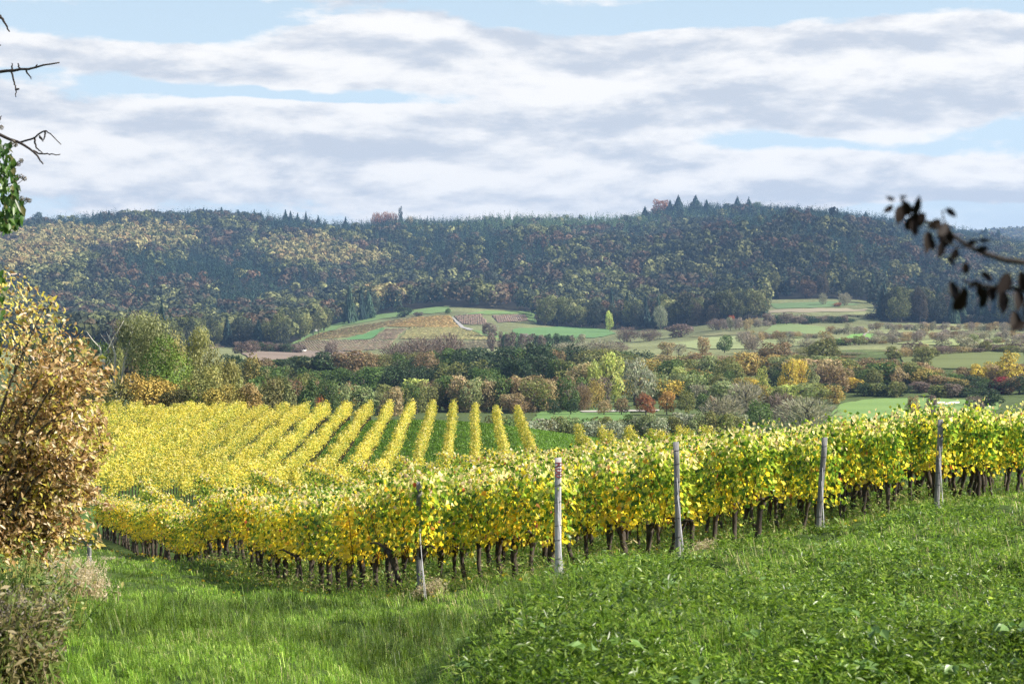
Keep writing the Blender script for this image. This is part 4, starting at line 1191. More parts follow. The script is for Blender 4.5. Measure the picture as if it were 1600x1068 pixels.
band('', 760, 1160, [(760, 650), (900, 654), (1000, 648), (1160, 646)], [(760, 330), (1160, 350)], 40, ['silver', 'sage', 'green', 'olive', 'olive'], ['bush', 'loose', 'bush'], 20, 'low silvery shrubs behind the vineyard', 'in the low hedge just beyond the vineyard', 6, 106, 'shrub')
band('', 990, 1190, [(990, 586), (1060, 584), (1120, 580), (1190, 590)], [(990, 560), (1190, 575)], 40, ['ochre', 'olive', 'gold', 'green', 'sage'], ['loose', 'round', 'bush'], 12, 'golden wood in the centre', 'in the golden wood at the valley centre', 8, 107)
band('', 1030, 1330, [(1030, 552), (1130, 556), (1200, 545), (1330, 548)], [(1030, 720), (1330, 700)], 50, ['brown', 'tan', 'brown', 'olive', 'grey'], ['loose', 'round', 'bare'], 14, 'brown trees below the terraces', 'in the brown line below the sunlit terraces', 6, 108)
band('', 1030, 1320, [(1030, 562), (1120, 560), (1200, 556), (1320, 556)], [(1030, 640), (1320, 640)], 52, ['olive', 'tan', 'ochre', 'sage', 'brown', 'green'], ['bush', 'round', 'bush'], 12, 'full wood below the terraces', 'in the full wood below the terraces', 7, 151)
band('', 880, 1060, [(880, 572), (960, 562), (1060, 566)], [(880, 600), (1060, 610)], 54, ['olive', 'sage', 'green', 'ochre', 'tan'], ['bush', 'round'], 9, 'full wood behind the poplar', 'in the full wood behind the tall poplar', 8, 152)
band('', 1090, 1300, [(1090, 600), (1180, 596), (1300, 598)], [(1090, 500), (1300, 540)], 44, ['sage', 'olive', 'ygreen', 'ochre', 'grey'], ['bush', 'loose'], 9, 'lower wood edge', 'at the lower edge of the central wood', 7, 153)
band('', 1290, 1620, [(1290, 560), (1400, 566), (1500, 578), (1620, 570)], [(1290, 612), (1620, 606)], 44, ['olive', 'gold', 'ochre', 'green', 'tan', 'brown'], ['bush', 'loose', 'bush'], 16, 'bushes along the top of the bank', 'along the top of the bushy bank', 7, 154, 'bush')
band('', 1040, 1620, [(1040, 528), (1300, 524), (1620, 520)], [(1040, 860), (1620, 830)], 26, ['lilac', 'olive', 'grey', 'tan', 'green', 'sage'], ['bush', 'round', 'bare', 'loose'], 16, 'scattered trees on the terraces', 'scattered on the lower terraces', 6, 155)
band('', 1275, 1500, [(1275, 572), (1340, 576), (1400, 570), (1500, 590)], [(1275, 585), (1500, 590)], 42, ['gold', 'tan', 'olive', 'ochre', 'green', 'brown'], ['loose', 'bush', 'round'], 15, 'bushes on the bank above the fairway', 'on the bank above the fairway', 9, 109, 'bush')
band('', 1480, 1640, [(1480, 592), (1560, 588), (1640, 580)], [(1480, 580), (1640, 580)], 42, ['purple', 'dark', 'red', 'brown', 'green', 'olive'], ['bush', 'loose'], 9, 'dark red and green thicket at right', 'in the dark thicket on the right bank', 7, 110, 'bush')
band('', 1275, 1520, [(1275, 598), (1520, 600)], [(1275, 572), (1520, 572)], 34, ['purple', 'olive', 'dark', 'dark'], ['bush', 'loose'], 14, 'shaded foot of the bank', 'at the bank foot beside the fairway', 5, 111, 'bush')
band('', 1400, 1620, [(1400, 540), (1620, 536)], [(1400, 700), (1620, 730)], 34, ['tan', 'grey', 'purple', 'olive'], ['bare', 'loose', 'bush'], 12, 'pale shrubs on the terrace top', 'along the terrace top', 5, 112, 'shrub')
for q, (x0, x1, ty, d, n) in enumerate([(1160, 1285, 516, 1010, 16), (1135, 1200, 497, 1250, 8), (1205, 1330, 490, 1300, 14), (1300, 1350, 508, 1080, 6), (1372, 1600, 516, 950, 20), (1370, 1620, 503, 1180, 22), (1330, 1620, 491, 1400, 24), (1300, 1420, 528, 860, 10), (1500, 1640, 528, 830, 9)]):
    where = ['in the orchard line on the terrace', 'above the orchard near the red tree', 'in the strip below the ploughed field', 'left of the track', 'on the lower right slope', 'on the middle right slope', 'along the forest foot on the right', 'below the curving track', 'above the terrace at the right edge'][q]
    dk = q in (2, 6)
    band('', x0, x1, [(x0, ty), (x1, ty + (6 if q in (0, 2) else 0))], [(x0, d), (x1, d)], 15 if not dk else 26, ['lilac', 'grey', 'brown', 'tan', 'lilac'] if not dk else ['purple', 'dark', 'blue', 'grey'], ['bare', 'bare', 'loose', 'round'] if not dk else ['bush', 'loose', 'bare'], n, 'orchard and slope trees', where, 4, 120 + q)
band('', 60, 240, [(60, 520), (240, 528)], [(60, 420), (240, 440)], 44, ['dark', 'olive', 'green', 'brown'], ['bush', 'round'], 8, 'dark trees behind the birch trunks', 'in the line behind the birch trunks', 7, 143)
band('', 380, 470, [(380, 532), (470, 535)], [(380, 1020), (470, 1080)], 32, ['purple', 'dark', 'purple'], ['bush', 'bare'], 8, 'dark hedge at the hill foot on the left', 'left of the hillside vineyards', 4, 140, 'shrub')
band('', 770, 905, [(770, 517), (905, 522)], [(770, 1080), (905, 1050)], 16, ['purple', 'dark', 'grey'], ['bush'], 12, 'hedge in the long meadow', 'in the hedge crossing the long green meadow', 2, 141, 'shrub')
band('', 880, 960, [(880, 533), (960, 530)], [(880, 900), (960, 940)], 40, ['grey', 'purple'], ['bare'], 5, 'bare thicket below the long meadow', 'below the long green meadow', 4, 142, 'shrub')

# ------------------------------------------------------------------ forest
FC = dict(conifer=(.016, .036, .030), conifer2=(.035, .062, .038), dark=(.036, .045, .028), brown=(.082, .066, .043), olive=(.088, .098, .038), ochre=(.215, .19, .085), orange=(.20, .145, .065), rust=(.10, .066, .042), pale=(.17, .175, .075))
def gauss(px, py, x, y, w, h): return np.exp(-(((px - x) / w) ** 2 + ((py - y) / h) ** 2))
def species_and_shade(px, py, g):
    """share of conifers and colour for a tree standing at that place on the hill, sun patches and cloud shadow included"""
    n = len(px)
    con = .10 + .95 * gauss(px, py, 300, 432, 150, 34) + .7 * gauss(px, py, 400, 470, 70, 28) + .6 * gauss(px, py, 640, 378, 130, 22) + .75 * gauss(px, py, 900, 362, 170, 14) + .4 * gauss(px, py, 700, 420, 120, 20)
    con = con + .2 * gauss(px, py, 1350, 440, 250, 70) + .5 * gauss(px, py, 820, 412, 120, 18) + .45 * gauss(px, py, 1300, 350, 250, 8) + .45 * (py < np.interp(px, [c[0] for c in CREST], [c[1] for c in CREST]) + 9)
    sunlit_ochre = .9 * gauss(px, py, 170, 378, 150, 18) + .7 * gauss(px, py, 60, 408, 90, 22) + .8 * gauss(px, py, 480, 400, 70, 26) + .55 * gauss(px, py, 560, 420, 130, 14) + .4 * gauss(px, py, 60, 450, 130, 25) + .3 * gauss(px, py, 250, 400, 60, 10) + .5 * gauss(px, py, 590, 480, 60, 14)  # bright ochre zones also paint the sunlit patches between cloud shadows
    nz = fbm(px / 55, py / 16, 91, 3)
    rr = g.random(n)
    isc = rr < np.clip(con * 1.5 - sunlit_ochre * .9 + (nz - .5) * 2.2, .02, .97)
    r2 = .22 + .56 * g.random(n) + (fbm(px / 30, py / 10, 92, 3) - .5) * 2.0
    col = np.array(FC['olive']) * np.ones((n, 1))
    col = np.where((r2 < .66)[:, None], FC['dark'], col); col = np.where((r2 < .28)[:, None], FC['brown'], col); col = np.where((r2 < .03)[:, None], FC['rust'], col); col = np.where((r2 > .97)[:, None], FC['pale'], col)
    o2 = .34 + .3 * g.random(n) < np.clip(sunlit_ochre * 1.15 + (fbm(px / 22, py / 8, 93, 3) - .5) * .6, 0, .95)
    oc = np.where((g.random(n) < .22)[:, None], FC['orange'], FC['ochre']); oc = np.where((g.random(n) < .22)[:, None], FC['olive'], oc)
    col = np.where(o2[:, None], oc, col)
    cloud_shade = sstep(900, 1150, px)
    col = np.where((~o2)[:, None], col * (1 - .34 * cloud_shade)[:, None], col)  # cloud shadow on the right hill painted in by darkening its foliage
    cc = np.where((g.random(n) < .3)[:, None], FC['conifer2'], FC['conifer'])
    cc = np.where((gauss(px, py, 900, 360, 190, 15) > g.random(n) * .9)[:, None], np.array((.075, .115, .052)), cc)
    col = np.where(isc[:, None], cc, col)
    return isc, np.clip(col * np.exp(g.normal(0, .15, (n, 1))) * 1.38, 0, .6)

def build_forest():
    g = np.random.default_rng(55)
    sp = 11.5
    xs, ds = np.meshgrid(np.arange(-1100, 1200, sp), np.arange(1100, 3240, sp))
    X = xs.ravel() + g.uniform(-.45, .45, xs.size) * sp; Dd = ds.ravel() + g.uniform(-.45, .45, xs.size) * sp
    k = abs(X) < .30 * Dd + 30
    X, Dd = X[k], Dd[k]
    z = height(X, Dd)
    k = forest_mask(X, Dd, z)
    X, Dd, z = X[k], Dd[k], z[k]
    px = PX0 + F * X / Dd; py = HY - z / Dd * F
    # trees behind the crest of the hill show nothing
    colmin = {}
    o = np.argsort(Dd); vis = np.ones(len(X), bool); best = np.full(140, 9e9)
    for i in o:
        b = int(np.clip((px[i] + 200) / 16, 0, 139)); top = py[i] - 24 / Dd[i] * F
        if top > best[b] + 3: vis[i] = False
        best[b] = min(best[b], py[i] - 8 / Dd[i] * F)
    X, Dd, z, px, py = X[vis], Dd[vis], z[vis], px[vis], py[vis]
    isc, col = species_and_shade(px, py, g)
    n = len(X)
    H = np.where(isc, g.uniform(17, 28, n) + 5 * (Dd > 2800) * (g.random(n) < .2), g.uniform(14, 22, n)); Wd = np.where(isc, g.uniform(7, 10.5, n), g.uniform(11, 19, n))
    edge_gap = np.interp(px, EDGE[:, 0], EDGE[:, 1]) - py          # how far (photo px) behind the front edge
    # front-edge trees that show largest are things of their own
    vis_px = (px > -40) & (px < 1640)
    frontness = edge_gap + np.where(vis_px, 0, 999) + np.where(px < 180, 400, 0) + (Dd - 1300) * .01
    front = np.argsort(frontness)[:190]
    is_front = np.zeros(n, bool); is_front[front] = True
    mb = MB()
    for kind in (0, 1):
        idx = np.where((~is_front) & (isc == bool(kind)))[0]
        if kind == 0:
            m = 44
            for sub in np.array_split(idx, 12):
                s = len(sub)
                if not s: continue
                nl = 4                                             # several lobes per crown
                la = g.uniform(0, 6.28, (s, nl)); lr = g.uniform(.1, .33, (s, nl)); lz = g.uniform(.45, .84, (s, nl)); lz[:, 0] = .8; lr[:, 0] = .05
                q = g.integers(0, nl, (s, m)); ar = np.arange(s)[:, None]
                d = unit(g.normal(size=(s, m, 3)) + np.array([0, -.25, .45]))
                cx = np.cos(la[ar, q]) * lr[ar, q]; cyy = np.sin(la[ar, q]) * lr[ar, q]; czz = lz[ar, q]
                W_ = Wd[sub][:, None]; H_ = H[sub][:, None]
                P = np.stack([X[sub][:, None] + (cx + d[..., 0] * .27) * W_, Dd[sub][:, None] + (cyy + d[..., 1] * .27) * W_, z[sub][:, None] + ZC + czz * H_ + d[..., 2] * .25 * W_], -1).reshape(-1, 3)
                lv = 1 + g.normal(0, .12, (s, nl))
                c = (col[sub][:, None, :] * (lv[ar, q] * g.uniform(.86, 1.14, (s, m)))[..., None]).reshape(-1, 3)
                leaves(mb, P, d.reshape(-1, 3) + g.normal(0, .18, (s * m, 3)), (np.repeat(Wd[sub], m) * .25) * g.uniform(.7, 1.3, s * m), np.repeat(Wd[sub], m) * .2, c, g)
        else:
            m = 46
            for sub in np.array_split(idx, 12):
                s = len(sub)
                if not s: continue
                h = .94 - np.sqrt(g.random((s, m))) * .74; a = g.uniform(0, 6.28, (s, m))
                rad = (1 - h) * .5 * g.uniform(.6, 1.05, (s, m)); W_ = Wd[sub][:, None] * 1.15; H_ = H[sub][:, None]
                P = np.stack([X[sub][:, None] + np.cos(a) * rad * W_, Dd[sub][:, None] + np.sin(a) * rad * W_, z[sub][:, None] + ZC + h * H_], -1).reshape(-1, 3)
                N = np.stack([np.cos(a) * .8, np.sin(a) * .8, .7 + 0 * a], -1).reshape(-1, 3) + g.normal(0, .35, (s * m, 3))
                T = np.stack([np.cos(a), np.sin(a), -.5 + 0 * a], -1).reshape(-1, 3)
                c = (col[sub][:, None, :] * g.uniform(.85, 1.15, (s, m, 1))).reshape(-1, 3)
                ln = ((.6 + 1.6 * (1 - h)) * 1.5).ravel()
                leaves(mb, P, N, ln, ln * .6, c, g, T=T)
    tag(link('forest', mb.mesh('forest', M_FOREST)), 'autumn forest of conifers and broadleaf trees covering the far hills', 'forest', kind='stuff')
    cnt = {}
    fr = sorted(front.tolist(), key=lambda i: px[i])
    for i in fr:
        kd = 'conifer' if isc[i] else 'round'
        c = col[i]
        nm_c = 'dark conifer' if isc[i] else ('rusty broadleaf tree' if c[0] > 1.8 * c[1] else ('brown broadleaf tree' if c[0] > 1.25 * c[1] else ('dark green broadleaf tree' if c[0] < .055 else 'olive broadleaf tree')))
        cnt[nm_c] = cnt.get(nm_c, 0) + 1
        r = empty('forest_tree', (X[i], Dd[i], z[i] + ZC), g.uniform(0, 6.28))
        hh = H[i] * g.uniform(1.0, 1.25)
        ww = Wd[i] * (1.45 if isc[i] else 1.15); r.scale = (ww, ww, hh)
        tag(r, f"{nm_c} at the far forest edge, {ordinal(cnt[nm_c])} such from left", 'tree', 'trees along the front edge of the forest')
        link('trunk', TRUNKS[g.integers(0, 3)], r)
        cr = link('crown', PROTO[kd][g.integers(0, 3)], r)
        v = 1.15; cr.color = (c[0] * v, c[1] * v, c[2] * v, 1)
build_forest()
# trees that break the skyline
SKYT = [(57, 333, 14, 'round', 'blue'), (110, 342, 7, 'conifer', 'pine'), (157, 331, 8, 'conifer', 'pine'), (170, 330, 9, 'conifer', 'pine'), (184, 334, 9, 'conifer', 'pine'), (240, 333, 16, 'conifer', 'pine'), (282, 331, 8, 'conifer', 'pine'), (294, 332, 10, 'conifer', 'pine'),
        (318, 326, 11, 'conifer', 'pine'), (329, 331, 9, 'conifer', 'pine'), (346, 325, 11, 'conifer', 'pine'), (357, 330, 10, 'conifer', 'pine'), (372, 329, 11, 'conifer', 'pine'), (384, 333, 9, 'conifer', 'pine'), (397, 329, 10, 'conifer', 'pine'), (408, 332, 9, 'conifer', 'pine'),
        (446, 329, 11, 'conifer', 'pine'), (454, 331, 9, 'conifer', 'pine'), (465, 334, 9, 'conifer', 'pine'), (478, 332, 8, 'conifer', 'pine'), (497, 338, 9, 'conifer', 'pine'), (540, 340, 10, 'conifer', 'pine'), (626, 324, 7, 'column', 'blue'), (588, 330, 12, 'bare', 'rust'), (602, 329, 12, 'bare', 'rust'), (614, 331, 12, 'bare', 'rust'), (640, 337, 8, 'bare', 'tan'),
        (1008, 328, 12, 'conifer', 'pine'), (1032, 316, 18, 'round', 'rust'), (1047, 318, 12, 'conifer', 'blue'), (1060, 311, 15, 'conifer', 'pine'), (1087, 311, 17, 'conifer', 'pine'), (1104, 317, 11, 'conifer', 'pine'), (1126, 327, 6, 'conifer', 'pine'), (1152, 312, 13, 'conifer', 'pine'), (1170, 314, 12, 'conifer', 'pine'), (1181, 321, 10, 'round', 'green'),
        (1216, 326, 9, 'conifer', 'pine'), (1240, 328, 9, 'conifer', 'pine'), (1268, 325, 10, 'conifer', 'pine'), (1286, 330, 9, 'conifer', 'pine'), (1308, 330, 8, 'conifer', 'pine'), (1322, 332, 9, 'conifer', 'pine'), (1353, 332, 9, 'conifer', 'pine'), (1378, 338, 9, 'conifer', 'pine'), (1424, 344, 9, 'conifer', 'pine'), (1540, 357, 16, 'conifer', 'pine'), (1560, 360, 14, 'conifer', 'pine')]
def skyline():
    cnt = {}
    for (px, ty, w, kd, co) in SKYT:
        lk = {'conifer': 'dark conifer', 'bare': 'bare reddish tree', 'round': 'round-crowned tree', 'column': 'slim dark tree'}[kd]
        cnt[lk] = cnt.get(lk, 0) + 1
        ds = np.linspace(2500, 3100, 60); ys = HY - height(xat(px, ds), ds) / ds * F
        d = float(ds[int(np.argmin(ys))]) - 15
        r = tree(px, ty - (6 if 1000 < px < 1250 else 2), w * (2.1 if px > 1000 else 1.8), d, kd, C[co], f"{lk} standing up from the forest skyline, {ordinal(cnt[lk])} such from left", 'trees on the skyline', 'skyline_tree', 'tree', minh=16)
skyline()
# far hill beyond the right shoulder carries its own wood
def far_wood():
    g = np.random.default_rng(56); n = 2600
    X = g.uniform(1000, 1700, n); Dd = g.uniform(4900, 5700, n); z = height(X, Dd) + ZC
    mb = MB(); m = 10
    P = np.repeat(np.c_[X, Dd, z], m, 0) + g.normal(0, 1, (n * m, 3)) * np.array([5, 5, 4]) + np.array([0, 0, 10])
    c = np.repeat(np.array([FC['dark'], FC['brown'], FC['olive'], FC['ochre']])[g.integers(0, 4, n)], m, 0)
    leaves(mb, P, g.normal(0, .6, (n * m, 3)) + np.array([0, -.5, .8]), 8, 6, c * g.uniform(.7, 1.3, (n * m, 1)), g)
    tag(link('forest', mb.mesh('far_wood', M_FOREST)), 'bluish wood on the farthest hill at the right', 'forest', kind='stuff')
far_wood()

# ------------------------------------------------------------------ huts in the distance
def hut(px, py, d0, w, dp, h, label, rz=0.3, roof_h=.9, mat=None):
    d = hit(px, py, d0 - 300, d0 + 400); X = xat(px, d); Z = gz(X, d)
    r = empty('hut', (X, d, Z), rz); tag(r, label, 'hut')
    mb = MB(); box(mb, (-w / 2, -dp / 2, -1.5), (w / 2, dp / 2, h)); link('wall', mb.mesh('hut_wall', mat or M_WHITE), r)
    mb = MB(); e = .35
    v = [(-w / 2 - e, -dp / 2 - e, h + .02), (w / 2 + e, -dp / 2 - e, h + .02), (w / 2 + e, dp / 2 + e, h + .02), (-w / 2 - e, dp / 2 + e, h + .02), (-w / 2 - e, 0, h + roof_h), (w / 2 + e, 0, h + roof_h)]
    mb.add(v, [np.array([(0, 1, 5, 4), (2, 3, 4, 5), (0, 3, 2, 1)]), np.array([(0, 4, 3), (1, 2, 5)])]); link('roof', mb.mesh('hut_roof', M_ROOF), r)
    mb = MB(); box(mb, (-w * .3, -dp / 2 - .06, 0), (-w * .05, -dp / 2 - .003, h * .8)); link('door', mb.mesh('hut_door', M_DOOR), r)
hut(491, 518, 1500, 6, 5, 3.0, 'tiny white hut at the forest edge on the vineyard hill', -.5)
hut(465, 549, 1150, 11, 4, 2.0, 'long low cream shed at the foot of the vineyard hill', 0.05, .5)
hut(818, 527, 1150, 5, 3, 2.0, 'tiny pale hut in the hedge of the long meadow', .2, .6)
hut(1473, 549, 700, 3, 2.5, 1.6, 'tiny white hut on the terrace edge', .1, .5)

# ------------------------------------------------------------------ birches and bushes close behind the vineyard on the left
def hero_tree(px, top_y, w, d, seed, lobes, nleaf, leaf, colors, label, name='tree', bark=M_TRUNK, stems=(), droop=0.0, trunk_r=.12, shell=.5):
    """tree with its own limbs and leaf sprays; colours per lobe"""
    g = np.random.default_rng(seed)
    X = xat(px, d); Z = gz(X, d); H = zat(top_y, d) - Z; Wd = w / F * d
    r = empty(name, (X, d, Z)); tag(r, label, 'tree' if 'tree' in name or name == 'birch' else 'bush')
    L = [(a * Wd, g.uniform(-.25, .25) * Wd, b * H, c * Wd, c * Wd, e * H) for (a, b, c, e) in lobes]
    P, N, k = crown_pts(L, nleaf, g, shell); m = len(P)
    if droop:
        s = g.random(m) ** 2 * droop * H; P[:, 2] -= s
    cs = 1.3 * np.array(colors)[g.integers(0, len(colors), len(L))][k] * (1 + g.normal(0, .12, len(L)))[k][:, None] * g.uniform(.75, 1.25, (m, 1))
    T = np.c_[g.normal(0, .4, (m, 2)), -np.ones(m)] if droop else None
    mb = MB(); leaves(mb, P, N + g.normal(0, .7, (m, 3)), 1.25 * leaf * g.uniform(.7, 1.5, m) * (1.7 if droop else 1), 1.3 * leaf * g.uniform(.5, .9, m), np.clip(cs, 0, .9), g, T=T)
    link('crown', mb.mesh(name + '_crown', M_FOREST if not droop else M_ROW), r)
    mb = MB()
    if not stems: stems = [[(0, 0), (.02, .35), (0, .7)]]
    for st in stems:
        p = np.array([(a * Wd, g.normal(0, .04) * Wd, b * H) for a, b in st]); p[0, 2] = -.3
        tt = np.linspace(0, 1, 12); q = np.c_[[np.interp(tt, np.linspace(0, 1, len(p)), p[:, i]) for i in range(3)]].T
        tube(mb, q, np.linspace(trunk_r, trunk_r * .25, 12), 6)
        for b in range(5):
            i = g.integers(4, 11); a = g.uniform(0, 6.28); Lb = g.uniform(.10, .22) * H
            e = q[i] + np.array([math.cos(a) * Lb * .7, math.sin(a) * Lb * .3, Lb * .8])
            tube(mb, [q[i], (q[i] + e) / 2 + np.array([0, 0, -.05 * Lb]), e], [trunk_r * .35, trunk_r * .22, trunk_r * .1], 4)
    link('trunk', mb.mesh(name + '_trunk', bark), r)
    return r
BL = [(.22, .235, .11), (.27, .25, .10), (.17, .19, .09)]
hero_tree(222, 484, 120, 216, 1, [(-.20, .86, .16, .11), (-.05, .88, .20, .13), (.2, .82, .22, .16), (.38, .66, .16, .16), (.05, .66, .25, .16), (.3, .45, .18, .16)], 7000, .16, BL,
          'tall weeping birch with bare white trunks at the left vineyard edge', 'birch', M_BIRCH, [[(-.30, 0), (-.36, .4), (-.34, .62), (-.42, .78)], [(-.30, 0), (-.26, .5), (-.12, .85)], [(-.02, 0), (.06, .35), (.22, .72)], [(-.16, 0), (-.15, .42)], [(-.34, .3), (-.5, .55), (-.55, .7)]], .14, .22, .6)
hero_tree(258, 514, 92, 212, 2, [(0, .75, .26, .2), (-.2, .55, .25, .22), (.2, .55, .26, .22), (0, .35, .4, .25), (-.3, .25, .2, .2), (.32, .28, .2, .2)], 6500, .17, [(.10, .155, .03), (.13, .185, .036), (.065, .11, .025)], 'full green tree in front of the weeping birch', 'tree', M_TRUNK, (), 0, .15, .4)
hero_tree(312, 503, 70, 222, 3, [(.05, .86, .24, .12), (-.15, .72, .25, .15), (.25, .66, .22, .16), (0, .5, .35, .2), (-.2, .3, .25, .2)], 4500, .16, [(.26, .26, .10), (.31, .29, .11), (.2, .2, .085)], 'yellowish weeping birch right of the full green tree', 'birch', M_BIRCH, (), .14, .10, .6)
hero_tree(345, 557, 70, 217, 4, [(.15, .8, .28, .18), (-.2, .7, .25, .2), (.3, .55, .22, .22), (0, .45, .38, .3), (-.3, .3, .2, .2)], 4200, .16, [(.25, .26, .09), (.30, .28, .10), (.19, .20, .07)], 'low weeping yellow-green tree at the right end of the birch group', 'tree', M_TRUNK, (), .1, .09, .6)
for q, (px, ty, w, d, cols, lb) in enumerate([
    (190, 580, 70, 206, [(.24, .18, .06), (.30, .21, .06), (.16, .15, .05)], 'brownish golden bush under the birch trunks'),
    (236, 577, 78, 207, [(.32, .23, .06), (.36, .26, .07), (.24, .20, .06)], 'ochre golden bush in front of the green tree'),
    (310, 574, 86, 208, [(.20, .20, .07), (.26, .24, .08), (.15, .16, .055)], 'olive bush with a dark hollow behind the vines'),
    (352, 590, 66, 206, [(.34, .27, .07), (.28, .24, .07), (.38, .30, .09)], 'yellow bush right of the olive bush'),
    (390, 594, 56, 207, [(.32, .22, .08), (.26, .20, .08), (.22, .16, .07)], 'small tan yellow bush ending the bushes behind the vines'),
    (150, 575, 70, 210, [(.20, .17, .06), (.25, .2, .07), (.14, .13, .05)], 'dull golden bush partly behind the brown-leaved tree'),
    (272, 600, 50, 204, [(.07, .07, .03), (.10, .09, .035)], 'dark low bush between the ochre and the olive bush'),
    (128, 505, 40, 240, [(.26, .24, .09), (.2, .19, .07)], 'slim pale tree seen behind the brown-leaved tree'),
    (90, 520, 60, 240, [(.16, .16, .06), (.2, .18, .07)], 'olive tree hidden behind the brown-leaved tree'),
    (418, 578, 50, 300, [(.17, .16, .065), (.22, .2, .08), (.14, .12, .05)], 'grey olive tree right behind the vineyard bushes'),
    (393, 549, 52, 380, [(.13, .13, .045), (.19, .16, .05), (.10, .10, .04)], 'round olive tree with an orange-tinted top before the brown field'),
    (450, 585, 40, 330, [(.16, .17, .06), (.12, .13, .05)], 'olive pointed tree right of the grey olive tree'),
    (478, 588, 38, 340, [(.09, .14, .05), (.07, .11, .04)], 'dark green tree left of the orange trees')]):
    g = np.random.default_rng(300 + q)
    lob = [(g.uniform(-.3, .3), g.uniform(.25, .8), g.uniform(.18, .3), g.uniform(.16, .24)) for _ in range(8)] + [(0, .45, .38, .4)]
    hero_tree(px, ty, w, d, 500 + q, lob, 3600, .19 * d / 210, cols, lb, 'bush' if 'bush' in lb else 'tree', M_TRUNK, (), 0, .07, .45)

# ------------------------------------------------------------------ brown-leaved tree in the left foreground
def brown_tree():
    g = np.random.default_rng(70); d0 = 18.0
    X = xat(-40, d0); Z = gz(X, d0)
    r = empty('tree', (X, d0, Z)); tag(r, 'bushy tree covered in dry brown and yellow leaves at the left edge', 'tree')
    out = [(400, -10), (430, 40), (470, 85), (520, 130), (570, 165), (620, 172), (680, 168), (740, 158), (800, 145), (850, 138), (890, 95), (930, 60)]
    ys = [o[0] for o in out]; xr = [o[1] for o in out]
    bm_ = MB(); tw = MB(); P, T, S = [], [], []
    # limbs fan out of the base, twigs leave the limbs, leaves sit along the twigs
    for i in range(34):
        ty = g.uniform(410, 900); lim = np.interp(ty, ys, xr); tx = lim - abs(g.normal(0, 60)) - 4
        e = np.array([xat(tx, d0) - X, g.uniform(-.75, .55), zat(ty, d0) - Z])
        s = np.array([g.normal(0, .08), g.normal(0, .08), g.uniform(0, max(.1, e[2] * .35))])
        t = np.linspace(0, 1, 9)[:, None]
        c = s + (e - s) * t + np.array([0, 0, .25]) * np.sin(t * 3.14) + np.cumsum(g.normal(0, .012, (9, 3)), 0)
        tube(bm_, c, np.linspace(.022, .005, 9), 5)
        for j in range(15):
            q = c[g.integers(2, 9)] + g.normal(0, .02, 3); L = g.uniform(.15, .42)
            dv = unit(np.array([g.normal(.25, .7), g.normal(0, .7), g.normal(.1, .55)])); tip = q + dv * L
            yy = HY - (tip[2] + Z - ZC) / d0 * F; xx = PX0 + (tip[0] + X) / d0 * F
            if xx > np.interp(yy, ys, xr) + 10: tip = q + dv * L * .35
            tube(tw, [q, (q + tip) / 2 + np.array([0, 0, .015]), tip], [.005, .0035, .002], 4)
            for m in range(16):
                P.append(q + (tip - q) * g.uniform(.2, 1.05) + g.normal(0, .035, 3)); T.append(dv + g.normal(0, .6, 3) + np.array([0, 0, -.5])); S.append(g.uniform(.045, .09))
    # filler in the depth of the crown
    n = 7000; yy = g.uniform(415, 905, n); lim = np.interp(yy, ys, xr); xx = lim - 16 - g.random(n) ** .9 * 230
    fil = np.c_[(xx - PX0) / F * d0 - X, g.uniform(-.6, .7, n), -(yy - HY) / F * d0 + ZC - Z]
    P = np.concatenate([np.array(P), fil]); T = np.concatenate([np.array(T), g.normal(0, .7, (n, 3)) + np.array([.1, 0, -.4])]); S = np.r_[np.array(S), g.uniform(.03, .07, n)]
    m = len(P)
    pal = np.array([(.43, .29, .13), (.53, .40, .22), (.33, .21, .085), (.23, .13, .055), (.60, .50, .14), (.56, .48, .08), (.31, .33, .07), (.68, .57, .37)])
    yl = fbm(P[:, 0] * 1.6, P[:, 2] * 1.6, 73, 3); rr = g.random(m)
    ci = g.choice(8, m, p=[.25, .20, .20, .12, .08, .05, .03, .07])
    ci = np.where((yl > .52) & (rr < .55), g.choice([4, 5, 6, 7], m, p=[.42, .30, .18, .10]), ci)
    mb = MB(); leaves(mb, P, g.normal(0, .8, (m, 3)) + np.array([.6, -.4, .5]), S, S * g.uniform(.36, .58, m), np.clip(pal[ci] * g.uniform(.85, 1.45, (m, 1)), 0, .85), g, T=T, fold=.35)
    link('crown', mb.mesh('brown_tree_crown', M_BROWN), r)
    b = link('branches', bm_.mesh('brown_tree_branches', M_TRUNK), r)
    link('twigs', tw.mesh('brown_tree_twigs', M_TWIG), b)
brown_tree()

